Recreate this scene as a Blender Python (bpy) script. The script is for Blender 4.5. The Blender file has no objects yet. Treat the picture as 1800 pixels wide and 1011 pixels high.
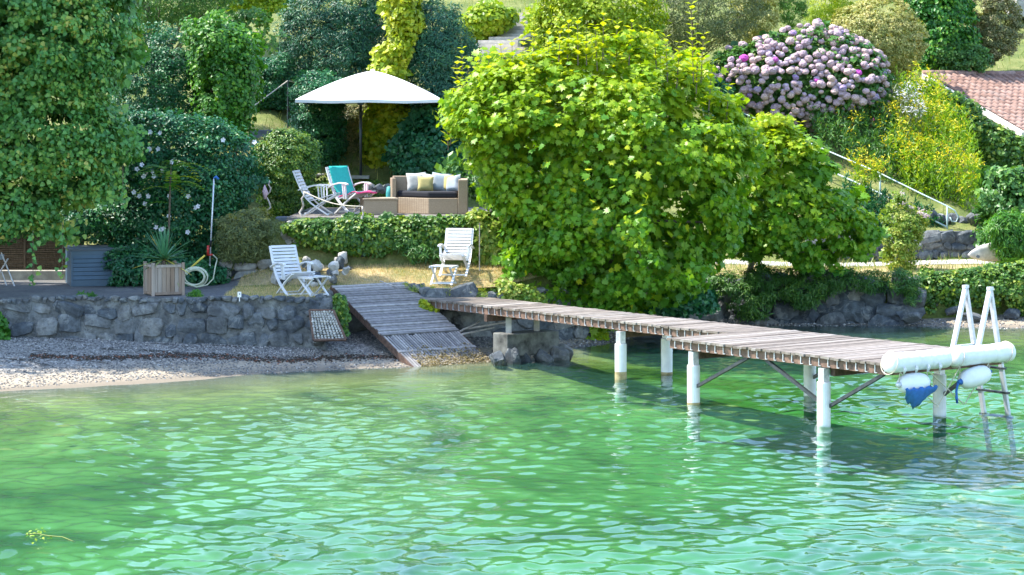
import bpy, math, random
import numpy as np
from mathutils import Vector, Matrix

# ------------------------------------------------------------------ camera, world, sun, exposure
sc = bpy.context.scene
COL = sc.collection
FPX, HC, YH = 4000.0, 5.1, 200.0          # focal length (photo pixels), camera height, horizon row
cam_d = bpy.data.cameras.new('camera'); cam = bpy.data.objects.new('camera', cam_d); COL.objects.link(cam)
cam_d.sensor_width = 36.0; cam_d.lens = FPX/1800*36
cam_d.shift_y = (YH-505.5)/1800
cam_d.clip_start = 0.5; cam_d.clip_end = 2000
cam.location = (0, 0, HC); cam.rotation_euler = (math.radians(90), 0, 0)
sc.camera = cam
SUN = Vector((-0.97, 0.12, 0)).normalized()
ELEV = math.radians(57)
SUNV = Vector((SUN.x*math.cos(ELEV), SUN.y*math.cos(ELEV), math.sin(ELEV)))
w = bpy.data.worlds.new('World'); sc.world = w; w.use_nodes = True
wn = w.node_tree; wn.nodes.clear()
sky = wn.nodes.new('ShaderNodeTexSky'); sky.sky_type = 'NISHITA'; sky.sun_disc = False
sky.sun_elevation = ELEV; sky.sun_rotation = math.atan2(SUN.x, SUN.y)
sky.air_density = 1.0; sky.dust_density = 0.6; sky.ozone_density = 1.5
bg = wn.nodes.new('ShaderNodeBackground'); bg.inputs['Strength'].default_value = 0.15
wo = wn.nodes.new('ShaderNodeOutputWorld')
wn.links.new(sky.outputs[0], bg.inputs[0]); wn.links.new(bg.outputs[0], wo.inputs[0])
sl = bpy.data.lights.new('sun', 'SUN'); sl.energy = 2.8; sl.angle = math.radians(0.5); sl.color = (1.0, 0.95, 0.86)
so = bpy.data.objects.new('sun', sl); COL.objects.link(so); so.location = (-20, 20, 40)
so.rotation_euler = SUNV.to_track_quat('Z', 'Y').to_euler()
vs = sc.view_settings
vs.view_transform = 'Standard'; vs.look = 'None'; vs.gamma = 1.0; vs.use_curve_mapping = False; vs.exposure = 2.0
cy = sc.cycles
cy.use_denoising = True; cy.max_bounces = 8; cy.diffuse_bounces = 3; cy.glossy_bounces = 3
cy.transparent_max_bounces = 12; cy.transmission_bounces = 4; cy.volume_bounces = 0
cy.caustics_reflective = False; cy.caustics_refractive = False

rng = np.random.default_rng(7)
random.seed(7)

# ------------------------------------------------------------------ helpers
def at(px, py, d):                       # the point seen at a photo pixel at distance d
    return Vector(((px-900)/FPX*d, d, HC-(py-YH)/FPX*d))
def on(px, py, z):                       # the point seen at a photo pixel at height z
    d = FPX*(HC-z)/(py-YH); return Vector(((px-900)/FPX*d, d, z))

def link(o, parent=None):
    COL.objects.link(o)
    if parent is not None: o.parent = parent
    return o
def tag(o, label=None, cat=None, group=None, kind=None):
    if label: o['label'] = label
    if cat: o['category'] = cat
    if group: o['group'] = group
    if kind: o['kind'] = kind
    return o
def thing(name, label, cat, loc=(0, 0, 0), rz=0.0, group=None):
    o = bpy.data.objects.new(name, None); o.empty_display_size = 0.2
    o.location = loc; o.rotation_euler = (0, 0, rz); link(o)
    return tag(o, label, cat, group)
def wloc(o):
    v = Vector((0, 0, 0))
    while o is not None: v += o.location; o = o.parent
    return v

def np_mesh(name, V, F, mat, smooth=False, tint=None):
    V = np.asarray(V, dtype=np.float32); F = np.asarray(F, dtype=np.int32)
    me = bpy.data.meshes.new(name); k = F.shape[1]
    me.vertices.add(len(V)); me.vertices.foreach_set('co', V.ravel())
    me.loops.add(F.size); me.loops.foreach_set('vertex_index', F.ravel())
    me.polygons.add(len(F)); me.polygons.foreach_set('loop_start', np.arange(0, F.size, k, dtype=np.int32))
    if smooth: me.polygons.foreach_set('use_smooth', np.ones(len(F), dtype=bool))
    if tint is not None:
        a = me.attributes.new('tint', 'FLOAT', 'POINT'); a.data.foreach_set('value', np.asarray(tint, dtype=np.float32))
    me.update(); me.validate()
    if mat: me.materials.append(mat)
    return me
def np_obj(name, V, F, mat, parent=None, smooth=False, tint=None, kind=None, world=True):
    V = np.asarray(V, dtype=np.float64)
    if parent is not None and world: V = V-np.array(wloc(parent))
    o = bpy.data.objects.new(name, np_mesh(name, V, F, mat, smooth, tint)); link(o, parent)
    if kind: o['kind'] = kind
    return o

class MB:
    def __init__(s): s.v = []; s.f = []
    def add(s, vs, fs):
        b = len(s.v); s.v += [tuple(v) for v in vs]; s.f += [tuple(i+b for i in f) for f in fs]; return s
    def box(s, c, size, rot=None):
        c = Vector(c); h = [x/2 for x in size]; R = rot if rot is not None else Matrix.Identity(3)
        vs = [c+R @ Vector((x*h[0], y*h[1], z*h[2])) for x in (-1, 1) for y in (-1, 1) for z in (-1, 1)]
        return s.add(vs, [(0, 1, 3, 2), (4, 6, 7, 5), (0, 4, 5, 1), (2, 3, 7, 6), (0, 2, 6, 4), (1, 5, 7, 3)])
    def bar(s, p, q, wd, ht, up=(0, 0, 1)):
        p = Vector(p); q = Vector(q); d = q-p; L = d.length; d.normalize()
        a = d.cross(Vector(up))
        if a.length < 1e-4: a = d.cross(Vector((0, 1, 0)))
        a.normalize(); b = a.cross(d); b.normalize()
        R = Matrix((d, a, b)).transposed()
        return s.box((p+q)/2, (L, wd, ht), R)
    def tube(s, path, r, n=8, cap=True):
        path = [Vector(p) for p in path]; m = len(path)
        rs = r if isinstance(r, (list, tuple)) else [r]*m
        vs = []; prev = None
        for i, p in enumerate(path):
            t = (path[min(i+1, m-1)]-path[max(i-1, 0)]).normalized()
            if prev is None:
                a = t.cross(Vector((0, 0, 1)))
                if a.length < 1e-3: a = t.cross(Vector((0, 1, 0)))
            else: a = prev-t*prev.dot(t)
            a.normalize(); prev = a; b = t.cross(a)
            for k in range(n):
                an = 2*math.pi*k/n; vs.append(p+(a*math.cos(an)+b*math.sin(an))*rs[i])
        fs = [(i*n+k, i*n+(k+1) % n, (i+1)*n+(k+1) % n, (i+1)*n+k) for i in range(m-1) for k in range(n)]
        if cap: fs += [tuple(range(n-1, -1, -1)), tuple(range((m-1)*n, m*n))]
        return s.add(vs, fs)
    def lathe(s, prof, c=(0, 0, 0), n=20):
        c = Vector(c); vs = [c+Vector((r*math.cos(2*math.pi*k/n), r*math.sin(2*math.pi*k/n), z)) for r, z in prof for k in range(n)]
        m = len(prof)
        fs = [(i*n+k, i*n+(k+1) % n, (i+1)*n+(k+1) % n, (i+1)*n+k) for i in range(m-1) for k in range(n)]
        return s.add(vs, fs)
    def prism(s, poly, z0, z1):
        n = len(poly); vs = [(x, y, z0) for x, y in poly]+[(x, y, z1) for x, y in poly]
        fs = [tuple(range(n-1, -1, -1)), tuple(range(n, 2*n))]+[(i, (i+1) % n, n+(i+1) % n, n+i) for i in range(n)]
        return s.add(vs, fs)
    def mesh(s, name, mat, smooth=False):
        me = bpy.data.meshes.new(name); me.from_pydata(s.v, [], s.f)
        if smooth: me.polygons.foreach_set('use_smooth', [True]*len(me.polygons))
        if mat: me.materials.append(mat)
        me.update(); return me
    def build(s, name, mat, parent=None, smooth=False, world=True, bevel=0, kind=None):
        if parent is not None and world:
            L = wloc(parent); s.v = [(v[0]-L.x, v[1]-L.y, v[2]-L.z) for v in s.v]
        o = bpy.data.objects.new(name, s.mesh(name, mat, smooth)); link(o, parent)
        if bevel:
            m = o.modifiers.new('bevel', 'BEVEL'); m.width = bevel; m.segments = 2; m.limit_method = 'ANGLE'
        if kind: o['kind'] = kind
        return o
def piece(name, me, parent, loc, rot=(0, 0, 0), scale=(1, 1, 1), world=True):
    o = bpy.data.objects.new(name, me); link(o, parent)
    loc = Vector(loc)
    if parent is not None and world: loc = loc-wloc(parent)
    o.location = loc; o.rotation_euler = rot; o.scale = scale
    return o

# ---- noise (sum of sines) for shapes
class SN:
    def __init__(s, seed, f, n=10, dim=3):
        r = np.random.default_rng(seed); k = r.normal(size=(n, dim)); k /= np.linalg.norm(k, axis=1)[:, None]
        s.k = k*f*r.uniform(.5, 2.0, (n, 1)); s.p = r.uniform(0, 6.28, n)
    def __call__(s, P):
        return np.sin(P @ s.k.T+s.p).mean(axis=1)*2.2     # about -1..1

# ------------------------------------------------------------------ materials
def nodes_of(name):
    m = bpy.data.materials.new(name); m.use_nodes = True; nt = m.node_tree
    return m, nt, nt.nodes['Principled BSDF'], nt.nodes['Material Output']
def rgba(c): return (c[0], c[1], c[2], 1)
def ramp(nt, fac, stops):
    r = nt.nodes.new('ShaderNodeValToRGB'); e = r.color_ramp.elements
    while len(e) < len(stops): e.new(0.5)
    for i, (p, c) in enumerate(stops): e[i].position = p; e[i].color = rgba(c)
    nt.links.new(fac, r.inputs[0]); return r.outputs[0]
def noise(nt, scale, detail=4, rough=.55, vec=None, dist=0.0):
    n = nt.nodes.new('ShaderNodeTexNoise'); n.inputs['Scale'].default_value = scale; n.inputs['Detail'].default_value = detail
    n.inputs['Roughness'].default_value = rough; n.inputs['Distortion'].default_value = dist
    if vec is not None: nt.links.new(vec, n.inputs['Vector'])
    return n.outputs['Fac']
def objcoord(nt, scale=(1, 1, 1), rot=(0, 0, 0), world=False):
    m = nt.nodes.new('ShaderNodeMapping'); m.inputs['Scale'].default_value = scale; m.inputs['Rotation'].default_value = rot
    if world:
        g = nt.nodes.new('ShaderNodeNewGeometry'); nt.links.new(g.outputs['Position'], m.inputs[0])
    else:
        t = nt.nodes.new('ShaderNodeTexCoord'); nt.links.new(t.outputs['Object'], m.inputs[0])
    return m.outputs[0]
def bump(nt, bsdf, h, strength=.4, dist=.02):
    b = nt.nodes.new('ShaderNodeBump'); b.inputs['Strength'].default_value = strength; b.inputs['Distance'].default_value = dist
    nt.links.new(h, b.inputs['Height']); nt.links.new(b.outputs[0], bsdf.inputs['Normal']); return b
def mixc(nt, fac, a, b, mode='MIX'):
    m = nt.nodes.new('ShaderNodeMix'); m.data_type = 'RGBA'; m.blend_type = mode
    for sock, v in ((m.inputs[0], fac), (m.inputs[6], a), (m.inputs[7], b)):
        if isinstance(v, (int, float)): sock.default_value = v
        elif isinstance(v, tuple): sock.default_value = rgba(v)
        else: nt.links.new(v, sock)
    return m.outputs[2]
def info_random(nt):
    o = nt.nodes.new('ShaderNodeObjectInfo'); return o.outputs['Random']
def plain(name, c, rough=.5, var=.12, scale=6, metal=0.0, bmp=0.0, stretch=(1, 1, 1), world=True):
    m, nt, b, _ = nodes_of(name)
    v = objcoord(nt, stretch, world=world); f = noise(nt, scale, 5, .6, v)
    c0 = tuple(x*(1-var*1.6) for x in c); c1 = tuple(min(1, x*(1+var)) for x in c)
    nt.links.new(ramp(nt, f, [(.3, c0), (.7, c1)]), b.inputs['Base Color'])
    b.inputs['Roughness'].default_value = rough; b.inputs['Metallic'].default_value = metal
    if bmp: bump(nt, b, f, bmp, .01)
    return m
def rand_tone(name, stops, rough=.8, grain=None, gcol=.35, bmp=.3, world=True, blotch=None):
    """colour by object (each piece its own tone) with grain"""
    m, nt, b, _ = nodes_of(name)
    c = ramp(nt, info_random(nt), stops)
    v = objcoord(nt, grain or (8, 8, 8), world=world); f = noise(nt, 1.0, 6, .65, v)
    f2 = ramp(nt, f, [(.3, (1-gcol,)*3), (.7, (1+gcol*.4,)*3)])
    c = mixc(nt, 1.0, c, f2, 'MULTIPLY')
    if blotch:
        g = noise(nt, 2.6, 8, .75, objcoord(nt, world=True), .6); c = mixc(nt, ramp(nt, g, [(.52, (0, 0, 0)), (.60, (1, 1, 1))]), c, blotch)
        g2 = noise(nt, 1.7, 6, .7, objcoord(nt, (1, 1, .5), world=True)); c = mixc(nt, 1.0, c, ramp(nt, g2, [(.35, (.55, .58, .6)), (.62, (1.15, 1.15, 1.1))]), 'MULTIPLY')
    nt.links.new(c, b.inputs['Base Color'])
    b.inputs['Roughness'].default_value = rough
    if bmp: bump(nt, b, f, bmp, .01 if not blotch else .03)
    return m
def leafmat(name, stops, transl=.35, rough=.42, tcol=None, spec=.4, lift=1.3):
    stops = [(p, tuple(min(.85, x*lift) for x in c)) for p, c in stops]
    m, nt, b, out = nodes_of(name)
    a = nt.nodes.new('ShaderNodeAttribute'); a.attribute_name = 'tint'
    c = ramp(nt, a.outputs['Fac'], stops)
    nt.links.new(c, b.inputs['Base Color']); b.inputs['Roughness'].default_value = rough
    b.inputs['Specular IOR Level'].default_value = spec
    t = nt.nodes.new('ShaderNodeBsdfTranslucent')
    nt.links.new(mixc(nt, 1.0, c, tcol or (1.35, 1.3, .5), 'MULTIPLY'), t.inputs[0])
    mx = nt.nodes.new('ShaderNodeMixShader'); mx.inputs[0].default_value = transl
    nt.links.new(b.outputs[0], mx.inputs[1]); nt.links.new(t.outputs[0], mx.inputs[2]); nt.links.new(mx.outputs[0], out.inputs[0])
    return m

M = {}
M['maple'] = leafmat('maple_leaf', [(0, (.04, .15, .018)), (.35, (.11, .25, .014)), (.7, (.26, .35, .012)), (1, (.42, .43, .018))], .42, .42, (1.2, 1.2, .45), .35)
M['fieldmaple'] = leafmat('field_maple_leaf', [(0, (.03, .105, .03)), (.5, (.075, .19, .045)), (.78, (.15, .23, .04)), (1, (.33, .27, .07))], .3, lift=1.8)
M['darkleaf'] = leafmat('dark_leaf', [(0, (.010, .062, .03)), (.6, (.022, .12, .048)), (1, (.06, .20, .05))], .25)
M['beech'] = leafmat('beech_leaf', [(0, (.025, .10, .015)), (.6, (.06, .19, .02)), (1, (.16, .30, .02))], .38)
M['midleaf'] = leafmat('mid_leaf', [(0, (.025, .085, .02)), (.6, (.06, .16, .03)), (1, (.15, .26, .04))], .3)
M['yew'] = leafmat('yew_needles', [(0, (.010, .055, .034)), (.6, (.02, .095, .048)), (1, (.06, .17, .05))], .12)
M['gold'] = leafmat('golden_vine_leaf', [(0, (.10, .19, .01)), (.5, (.26, .32, .012)), (1, (.46, .44, .03))], .4)
M['ivy'] = leafmat('ivy_leaf', [(0, (.02, .075, .014)), (.55, (.065, .15, .02)), (.85, (.20, .28, .03)), (1, (.42, .42, .10))], .3)
M['ivypale'] = leafmat('pale_ivy_leaf', [(0, (.06, .14, .02)), (.5, (.18, .27, .03)), (1, (.5, .46, .12))], .35)
M['yellowgreen'] = leafmat('yellow_green_leaf', [(0, (.09, .19, .012)), (.5, (.24, .33, .014)), (1, (.44, .45, .03))], .42)
M['olive'] = leafmat('olive_leaf', [(0, (.05, .08, .035)), (.6, (.12, .15, .05)), (1, (.22, .23, .07))], .25)
M['tan'] = leafmat('tan_shrub_leaf', [(0, (.10, .14, .03)), (.4, (.26, .27, .07)), (1, (.50, .42, .17))], .28)
M['brownshrub'] = leafmat('brown_green_shrub_leaf', [(0, (.06, .09, .03)), (.5, (.15, .16, .06)), (1, (.30, .23, .12))], .25)
M['laurel'] = leafmat('laurel_leaf', [(0, (.015, .08, .02)), (.6, (.045, .18, .02)), (1, (.20, .36, .02))], .3)
M['cypress'] = leafmat('cypress_leaf', [(0, (.03, .12, .02)), (1, (.14, .28, .03))], .25)
M['hydleaf'] = leafmat('hydrangea_leaf', [(0, (.02, .09, .02)), (1, (.09, .20, .03))], .3)
M['goldenrod'] = leafmat('goldenrod_stem', [(0, (.07, .17, .015)), (.6, (.17, .29, .015)), (1, (.34, .40, .02))], .45)
M['goldflower'] = leafmat('goldenrod_flower', [(0, (.50, .48, .01)), (.7, (.78, .66, .01)), (1, (.78, .48, .01))], .3, lift=1)
M['grass'] = leafmat('grass_blade', [(0, (.04, .12, .015)), (.5, (.14, .22, .03)), (1, (.42, .36, .14))], .3)
M['drygrass'] = leafmat('dry_grass_blade', [(0, (.12, .18, .03)), (.4, (.40, .30, .13)), (1, (.62, .46, .24))], .2)
M['yucca'] = leafmat('yucca_leaf', [(0, (.03, .12, .06)), (.8, (.08, .22, .11)), (.93, (.16, .28, .10)), (1, (.5, .42, .08))], .15, .35)
M['whiteflower'] = leafmat('white_petal', [(0, (.72, .72, .80)), (1, (.82, .80, .84))], .2, .6, (1, 1, 1), lift=1)
M['bark'] = plain('bark', (.16, .12, .085), .9, .4, 14, bmp=.6, stretch=(3, 3, .6))
M['palebark'] = plain('pale_bark', (.34, .30, .26), .9, .35, 14, bmp=.5, stretch=(3, 3, .6))
M['driftwood'] = plain('driftwood', (.48, .43, .38), .85, .25, 18, bmp=.4)
M['white'] = plain('white_paint', (.78, .78, .78), .45, .05, 9)
M['whitewood'] = rand_tone('white_painted_wood', [(0, (.60, .61, .63)), (1, (.72, .72, .72))], .5, (5, 5, 5), .10, .1)
M['vinyl'] = plain('white_vinyl', (.82, .82, .83), .42, .06, 5, bmp=.15)
M['canvas'] = plain('white_canvas', (.80, .79, .77), .8, .05, 2.5, bmp=.1)
M['darkmetal'] = plain('dark_grey_metal', (.06, .075, .085), .4, .15, 10, .6)
M['galv'] = plain('galvanised_steel', (.55, .56, .58), .42, .18, 16, .55)
M['steelgrey'] = plain('grey_painted_steel', (.62, .63, .66), .4, .08, 12, .2)
M['rust'] = plain('rusty_steel', (.115, .07, .05), .85, .35, 12, .1, .4)
M['brace'] = plain('brace_steel', (.05, .06, .065), .5, .3, 12, .4)
M['teal'] = plain('teal_towel', (.02, .42, .36), .9, .08, 20, bmp=.2)
M['pink'] = plain('pink_towel', (.75, .06, .20), .9, .1, 20, bmp=.2)
M['black'] = plain('black_fabric', (.012, .013, .02), .85, .2, 20, bmp=.2)
M['blue'] = plain('blue_cloth', (.03, .14, .42), .9, .15, 12, bmp=.3)
M['bluebox'] = plain('slate_blue_metal', (.055, .105, .155), .45, .06, 4, .1)
M['darkbox'] = plain('dark_slate_metal', (.06, .085, .11), .45, .06, 4, .1)
M['redplastic'] = plain('red_plastic', (.6, .05, .04), .4, .1)
M['hose'] = plain('green_white_hose', (.55, .58, .42), .5, .12, 20)
M['yellowhose'] = plain('yellow_hose', (.6, .48, .06), .5, .1)
M['bluepole'] = plain('pale_aluminium_pole', (.62, .66, .72), .35, .1, 8, .3)
M['concrete'] = plain('concrete', (.40, .38, .34), .9, .25, 5, bmp=.3)
M['wetconcrete'] = plain('weathered_concrete', (.13, .13, .115), .9, .5, 4, bmp=.5)
M['slate'] = plain('slate', (.13, .155, .18), .7, .25, 4, bmp=.2)
M['cream'] = plain('cream_render', (.72, .66, .58), .9, .06, 3)
M['tealtube'] = plain('teal_tube', (.05, .33, .33), .6, .1)
M['grout'] = rand_tone('mortar', [(0, (.13, .135, .135)), (1, (.15, .155, .155))], .95, (9, 9, 9), .6, .9, blotch=(.21, .22, .22))
M['stone'] = rand_tone('rubble_stone', [(0, (.075, .09, .105)), (.4, (.12, .135, .15)), (.75, (.17, .175, .175)), (.93, (.22, .22, .21)), (1, (.34, .335, .32))], .9, (9, 9, 9), .6, .9, blotch=(.21, .22, .22))
M['rock'] = rand_tone('shore_rock', [(0, (.05, .065, .08)), (.5, (.10, .115, .13)), (.85, (.17, .17, .17)), (1, (.28, .27, .25))], .85, (6, 6, 6), .6, .9, blotch=(.20, .205, .20))
M['palestone'] = rand_tone('pale_stone', [(0, (.34, .33, .30)), (1, (.55, .53, .48))], .9, (7, 7, 7), .4, .5)
M['stepstone'] = rand_tone('step_stone', [(0, (.50, .45, .37)), (1, (.64, .58, .50))], .9, (6, 6, 6), .3, .4)
M['plank'] = rand_tone('weathered_deck_board', [(0, (.155, .125, .10)), (.4, (.215, .18, .15)), (.75, (.265, .23, .20)), (1, (.33, .30, .27))], .85, (9, 9, 9), .35, .4)
M['fascia'] = plain('brown_edge_beam', (.20, .12, .085), .85, .35, 9, bmp=.4)
M['planterwood'] = rand_tone('weathered_pine_board', [(0, (.25, .17, .115)), (.5, (.32, .245, .185)), (1, (.37, .32, .275))], .85, (14, 14, 1.2), .35, .3)
M['rampwood'] = rand_tone('ramp_board', [(0, (.19, .18, .18)), (.5, (.27, .255, .245)), (1, (.38, .36, .34))], .85, (10, 10, 10), .4, .4)
M['tile'] = rand_tone('clay_roof_tile', [(0, (.22, .125, .095)), (.4, (.28, .17, .13)), (.8, (.33, .215, .175)), (1, (.25, .18, .15))], .9, (9, 9, 9), .3, .4)
M['cushwhite'] = plain('pale_cushion', (.46, .46, .44), .9, .1, 12, bmp=.2)
M['cushgrey'] = plain('blue_grey_cushion', (.33, .38, .43), .9, .1, 12, bmp=.2)
M['cushyellow'] = plain('mustard_cushion', (.44, .37, .15), .9, .1, 12, bmp=.2)
M['rope'] = plain('rope', (.58, .52, .42), .9, .15, 30)
M['soil'] = plain('dark_soil', (.09, .065, .045), .95, .4, 6, bmp=.5)

def m_wicker():
    m, nt, b, _ = nodes_of('wicker')
    v = objcoord(nt, (1, 1, 1))
    br = nt.nodes.new('ShaderNodeTexBrick'); br.inputs['Scale'].default_value = 22
    br.inputs['Color1'].default_value = rgba((.46, .36, .25)); br.inputs['Color2'].default_value = rgba((.37, .28, .19)); br.inputs['Mortar'].default_value = rgba((.16, .11, .07))
    br.inputs['Mortar Size'].default_value = .03
    sx = nt.nodes.new('ShaderNodeSeparateXYZ'); nt.links.new(v, sx.inputs[0])
    ad = nt.nodes.new('ShaderNodeMath'); nt.links.new(sx.outputs[0], ad.inputs[0]); nt.links.new(sx.outputs[1], ad.inputs[1])
    cx = nt.nodes.new('ShaderNodeCombineXYZ'); nt.links.new(ad.outputs[0], cx.inputs[0]); nt.links.new(sx.outputs[2], cx.inputs[1])
    nt.links.new(cx.outputs[0], br.inputs['Vector'])
    nt.links.new(br.outputs[0], b.inputs['Base Color']); b.inputs['Roughness'].default_value = .7
    bump(nt, b, br.outputs[1], -.5, .01)
    return m
M['wicker'] = m_wicker()

def m_ground(name, a, bcol, c, scale=1.2):
    m, nt, b, _ = nodes_of(name)
    v = objcoord(nt, world=True)
    f = noise(nt, scale, 8, .65, v); f2 = noise(nt, scale*14, 5, .7, v)
    col = ramp(nt, f, [(.32, a), (.5, bcol), (.68, c)])
    col = mixc(nt, .8, col, ramp(nt, f2, [(.3, (.55, .55, .55)), (.7, (1.2, 1.2, 1.2))]), 'MULTIPLY')
    nt.links.new(col, b.inputs['Base Color']); b.inputs['Roughness'].default_value = .95
    bump(nt, b, f2, .8, .04)
    return m
M['hill'] = m_ground('hill_soil', (.08, .12, .02), (.15, .18, .04), (.26, .25, .09))
M['lawn'] = m_ground('dry_lawn', (.13, .16, .04), (.40, .31, .15), (.58, .44, .25), .9)
M['paving'] = m_ground('old_asphalt', (.085, .09, .095), (.13, .13, .13), (.19, .18, .165), .8)
M['terrace'] = m_ground('terrace_slabs', (.16, .15, .135), (.22, .20, .18), (.28, .26, .23), 1.5)
M['path'] = m_ground('pale_path', (.42, .40, .37), (.50, .48, .45), (.56, .54, .5), 1.5)
def m_bed():
    m, nt, b, _ = nodes_of('lake_bed_sand')
    v = objcoord(nt, (1, 1, 1), world=True)
    g = nt.nodes.new('ShaderNodeNewGeometry'); sz = nt.nodes.new('ShaderNodeSeparateXYZ'); nt.links.new(g.outputs['Position'], sz.inputs[0])
    f = noise(nt, .35, 6, .6, objcoord(nt, (1, .8, 1), world=True), 1.0); f2 = noise(nt, 11, 6, .75, v)
    under = ramp(nt, f, [(.36, (.10, .11, .018)), (.47, (.28, .25, .06)), (.60, (.47, .40, .15))])
    vor = nt.nodes.new('ShaderNodeTexVoronoi'); vor.inputs['Scale'].default_value = 26; nt.links.new(v, vor.inputs['Vector'])
    peb = ramp(nt, vor.outputs['Color'], [(0, (.10, .10, .105)), (.5, (.25, .24, .22)), (1, (.5, .48, .44))])
    wr = noise(nt, 1.0, 6, .7, objcoord(nt, (.9, 3.6, 1), world=True), .8)
    peb = mixc(nt, ramp(nt, wr, [(.54, (0, 0, 0)), (.60, (1, 1, 1))]), peb, (.035, .03, .022))
    sand = ramp(nt, f2, [(.3, (.20, .165, .12)), (.55, (.36, .30, .22)), (.75, (.52, .44, .34))])
    hz = nt.nodes.new('ShaderNodeMapRange'); hz.inputs[1].default_value = .12; hz.inputs[2].default_value = .24; nt.links.new(sz.outputs[2], hz.inputs[0])
    top = mixc(nt, hz.outputs[0], sand, peb)
    hu = nt.nodes.new('ShaderNodeMapRange'); hu.inputs[1].default_value = -.10; hu.inputs[2].default_value = .0; nt.links.new(sz.outputs[2], hu.inputs[0])
    hw = nt.nodes.new('ShaderNodeMapRange'); hw.inputs[1].default_value = .015; hw.inputs[2].default_value = .075; nt.links.new(sz.outputs[2], hw.inputs[0])
    top = mixc(nt, hw.outputs[0], (.20, .165, .12), top)
    nt.links.new(mixc(nt, hu.outputs[0], under, top), b.inputs['Base Color']); b.inputs['Roughness'].default_value = .9
    bump(nt, b, f2, .6, .03)
    return m
M['bed'] = m_bed()
def m_water():
    m, nt, b, out = nodes_of('lake_water'); nt.nodes.remove(b)
    v = objcoord(nt, (1.0, 2.2, 1), world=True)
    f = noise(nt, 5.0, 3, .5, v, .3)
    bp = nt.nodes.new('ShaderNodeBump'); bp.inputs['Strength'].default_value = .14; bp.inputs['Distance'].default_value = .02
    nt.links.new(f, bp.inputs['Height'])
    fr = nt.nodes.new('ShaderNodeFresnel'); fr.inputs['IOR'].default_value = 1.33; nt.links.new(bp.outputs[0], fr.inputs['Normal'])
    gl = nt.nodes.new('ShaderNodeBsdfGlossy'); gl.inputs['Roughness'].default_value = .03; gl.inputs['Color'].default_value = (1, 1, 1, 1); nt.links.new(bp.outputs[0], gl.inputs['Normal'])
    tr = nt.nodes.new('ShaderNodeBsdfTransparent'); tr.inputs[0].default_value = rgba((.93, 1.0, .95))
    df = nt.nodes.new('ShaderNodeBsdfDiffuse'); df.inputs[0].default_value = rgba((.065, .19, .155))
    m1 = nt.nodes.new('ShaderNodeMixShader'); m1.inputs[0].default_value = .18
    nt.links.new(tr.outputs[0], m1.inputs[1]); nt.links.new(df.outputs[0], m1.inputs[2])
    m2 = nt.nodes.new('ShaderNodeMixShader')
    nt.links.new(fr.outputs[0], m2.inputs[0]); nt.links.new(m1.outputs[0], m2.inputs[1]); nt.links.new(gl.outputs[0], m2.inputs[2])
    nt.links.new(m2.outputs[0], out.inputs['Surface'])
    va = nt.nodes.new('ShaderNodeVolumeAbsorption'); va.inputs['Color'].default_value = rgba((.53, .89, .74)); va.inputs['Density'].default_value = .80
    nt.links.new(va.outputs[0], out.inputs['Volume'])
    return m
M['water'] = m_water()

# ------------------------------------------------------------------ terrain
def smooth(a, b, x): t = np.clip((x-a)/(b-a), 0, 1); return t*t*(3-2*t)
FX = [-60, -3.93, -3.88, -2.3, -1.9, -1.0, 1.6, 3.0, 4.5, 7, 10.5, 16, 60]
FY = [46.98, 46.98, 48.55, 49.62, 49.15, 49.25, 50.6, 53.0, 55.8, 55.6, 55.4, 55.9, 57]
def front(x): return np.interp(x, FX, FY)
gn = SN(3, .55, 10, 2)
def ground_z(x, y):
    x = np.asarray(x, float); y = np.asarray(y, float)
    L = np.interp(y, [40, 52.3, 54, 57, 62, 90, 130], [1.3, 1.3, 2.3, 3.8, 5.2, 10.8, 11])
    C = np.interp(y, [40, 47, 49.6, 50.25, 51.15, 51.5, 57.0, 57.3, 58.3, 78, 84, 130], [1.30, 1.30, 1.32, 1.56, 1.72, 2.66, 2.66, 3.2, 3.55, 9.6, 10.2, 11])
    R = np.interp(y, [50, 55.6, 60.45, 60.75, 61.2, 71, 80, 86, 130], [.75, 1.1, 1.2, 1.92, 2.05, 6.5, 9.5, 10.2, 11])
    R2 = np.interp(y, [50, 55.6, 60.45, 60.75, 61.2, 71.5, 75.5, 86, 130], [.75, 1.1, 1.2, 1.92, 2.05, 3.4, 6.4, 9.8, 11])
    wh = smooth(12.0, 13.2, x)*np.ones_like(y); R = R*(1-wh)+R2*wh
    wc = smooth(-6.7, -5.3, x)*np.ones_like(y); wr = smooth(.6, 4.6, x)
    z = (L*(1-wc)+C*wc)*(1-wr)+R*wr
    return z+gn(np.stack([x.ravel(), y.ravel()], 1)).reshape(z.shape)*.10*smooth(57.5, 60, y)
def sheet(name, mat, xs, fy, ty, rows, dz=0.0, zf=ground_z, drop=None):
    X = np.repeat(xs[:, None], rows, 1); t = np.linspace(0, 1, rows)[None]
    f0 = fy(xs)[:, None]; f1 = ty(xs)[:, None]; Y = f0+(f1-f0)*t
    Z = zf(X, Y)+dz
    if drop: Z[:, 0] -= drop
    V = np.stack([X, Y, Z], -1).reshape(-1, 3); n = len(xs)
    i = np.arange(n-1)[:, None]*rows+np.arange(rows-1)[None]; i = i.ravel()
    F = np.stack([i, i+rows, i+rows+1, i+1], 1)
    return np_obj(name, V, F, mat, smooth=True)
xs = np.concatenate([np.linspace(-60, -16, 12), np.linspace(-15.5, -4.0, 60), np.linspace(-3.94, -1.8, 48), np.linspace(-1.7, 20, 110), np.linspace(22, 60, 12)])
tag(sheet('hillside_ground', M['hill'], xs, front, lambda x: front(x)*0+130, 330, drop=1.6), 'bare earth and thin grass of the hillside garden', 'ground', kind='structure')
xs2 = np.concatenate([np.linspace(-6.1, -3.95, 30), np.linspace(-3.93, -1.8, 48), np.linspace(-1.7, 1.0, 30)])
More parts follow.
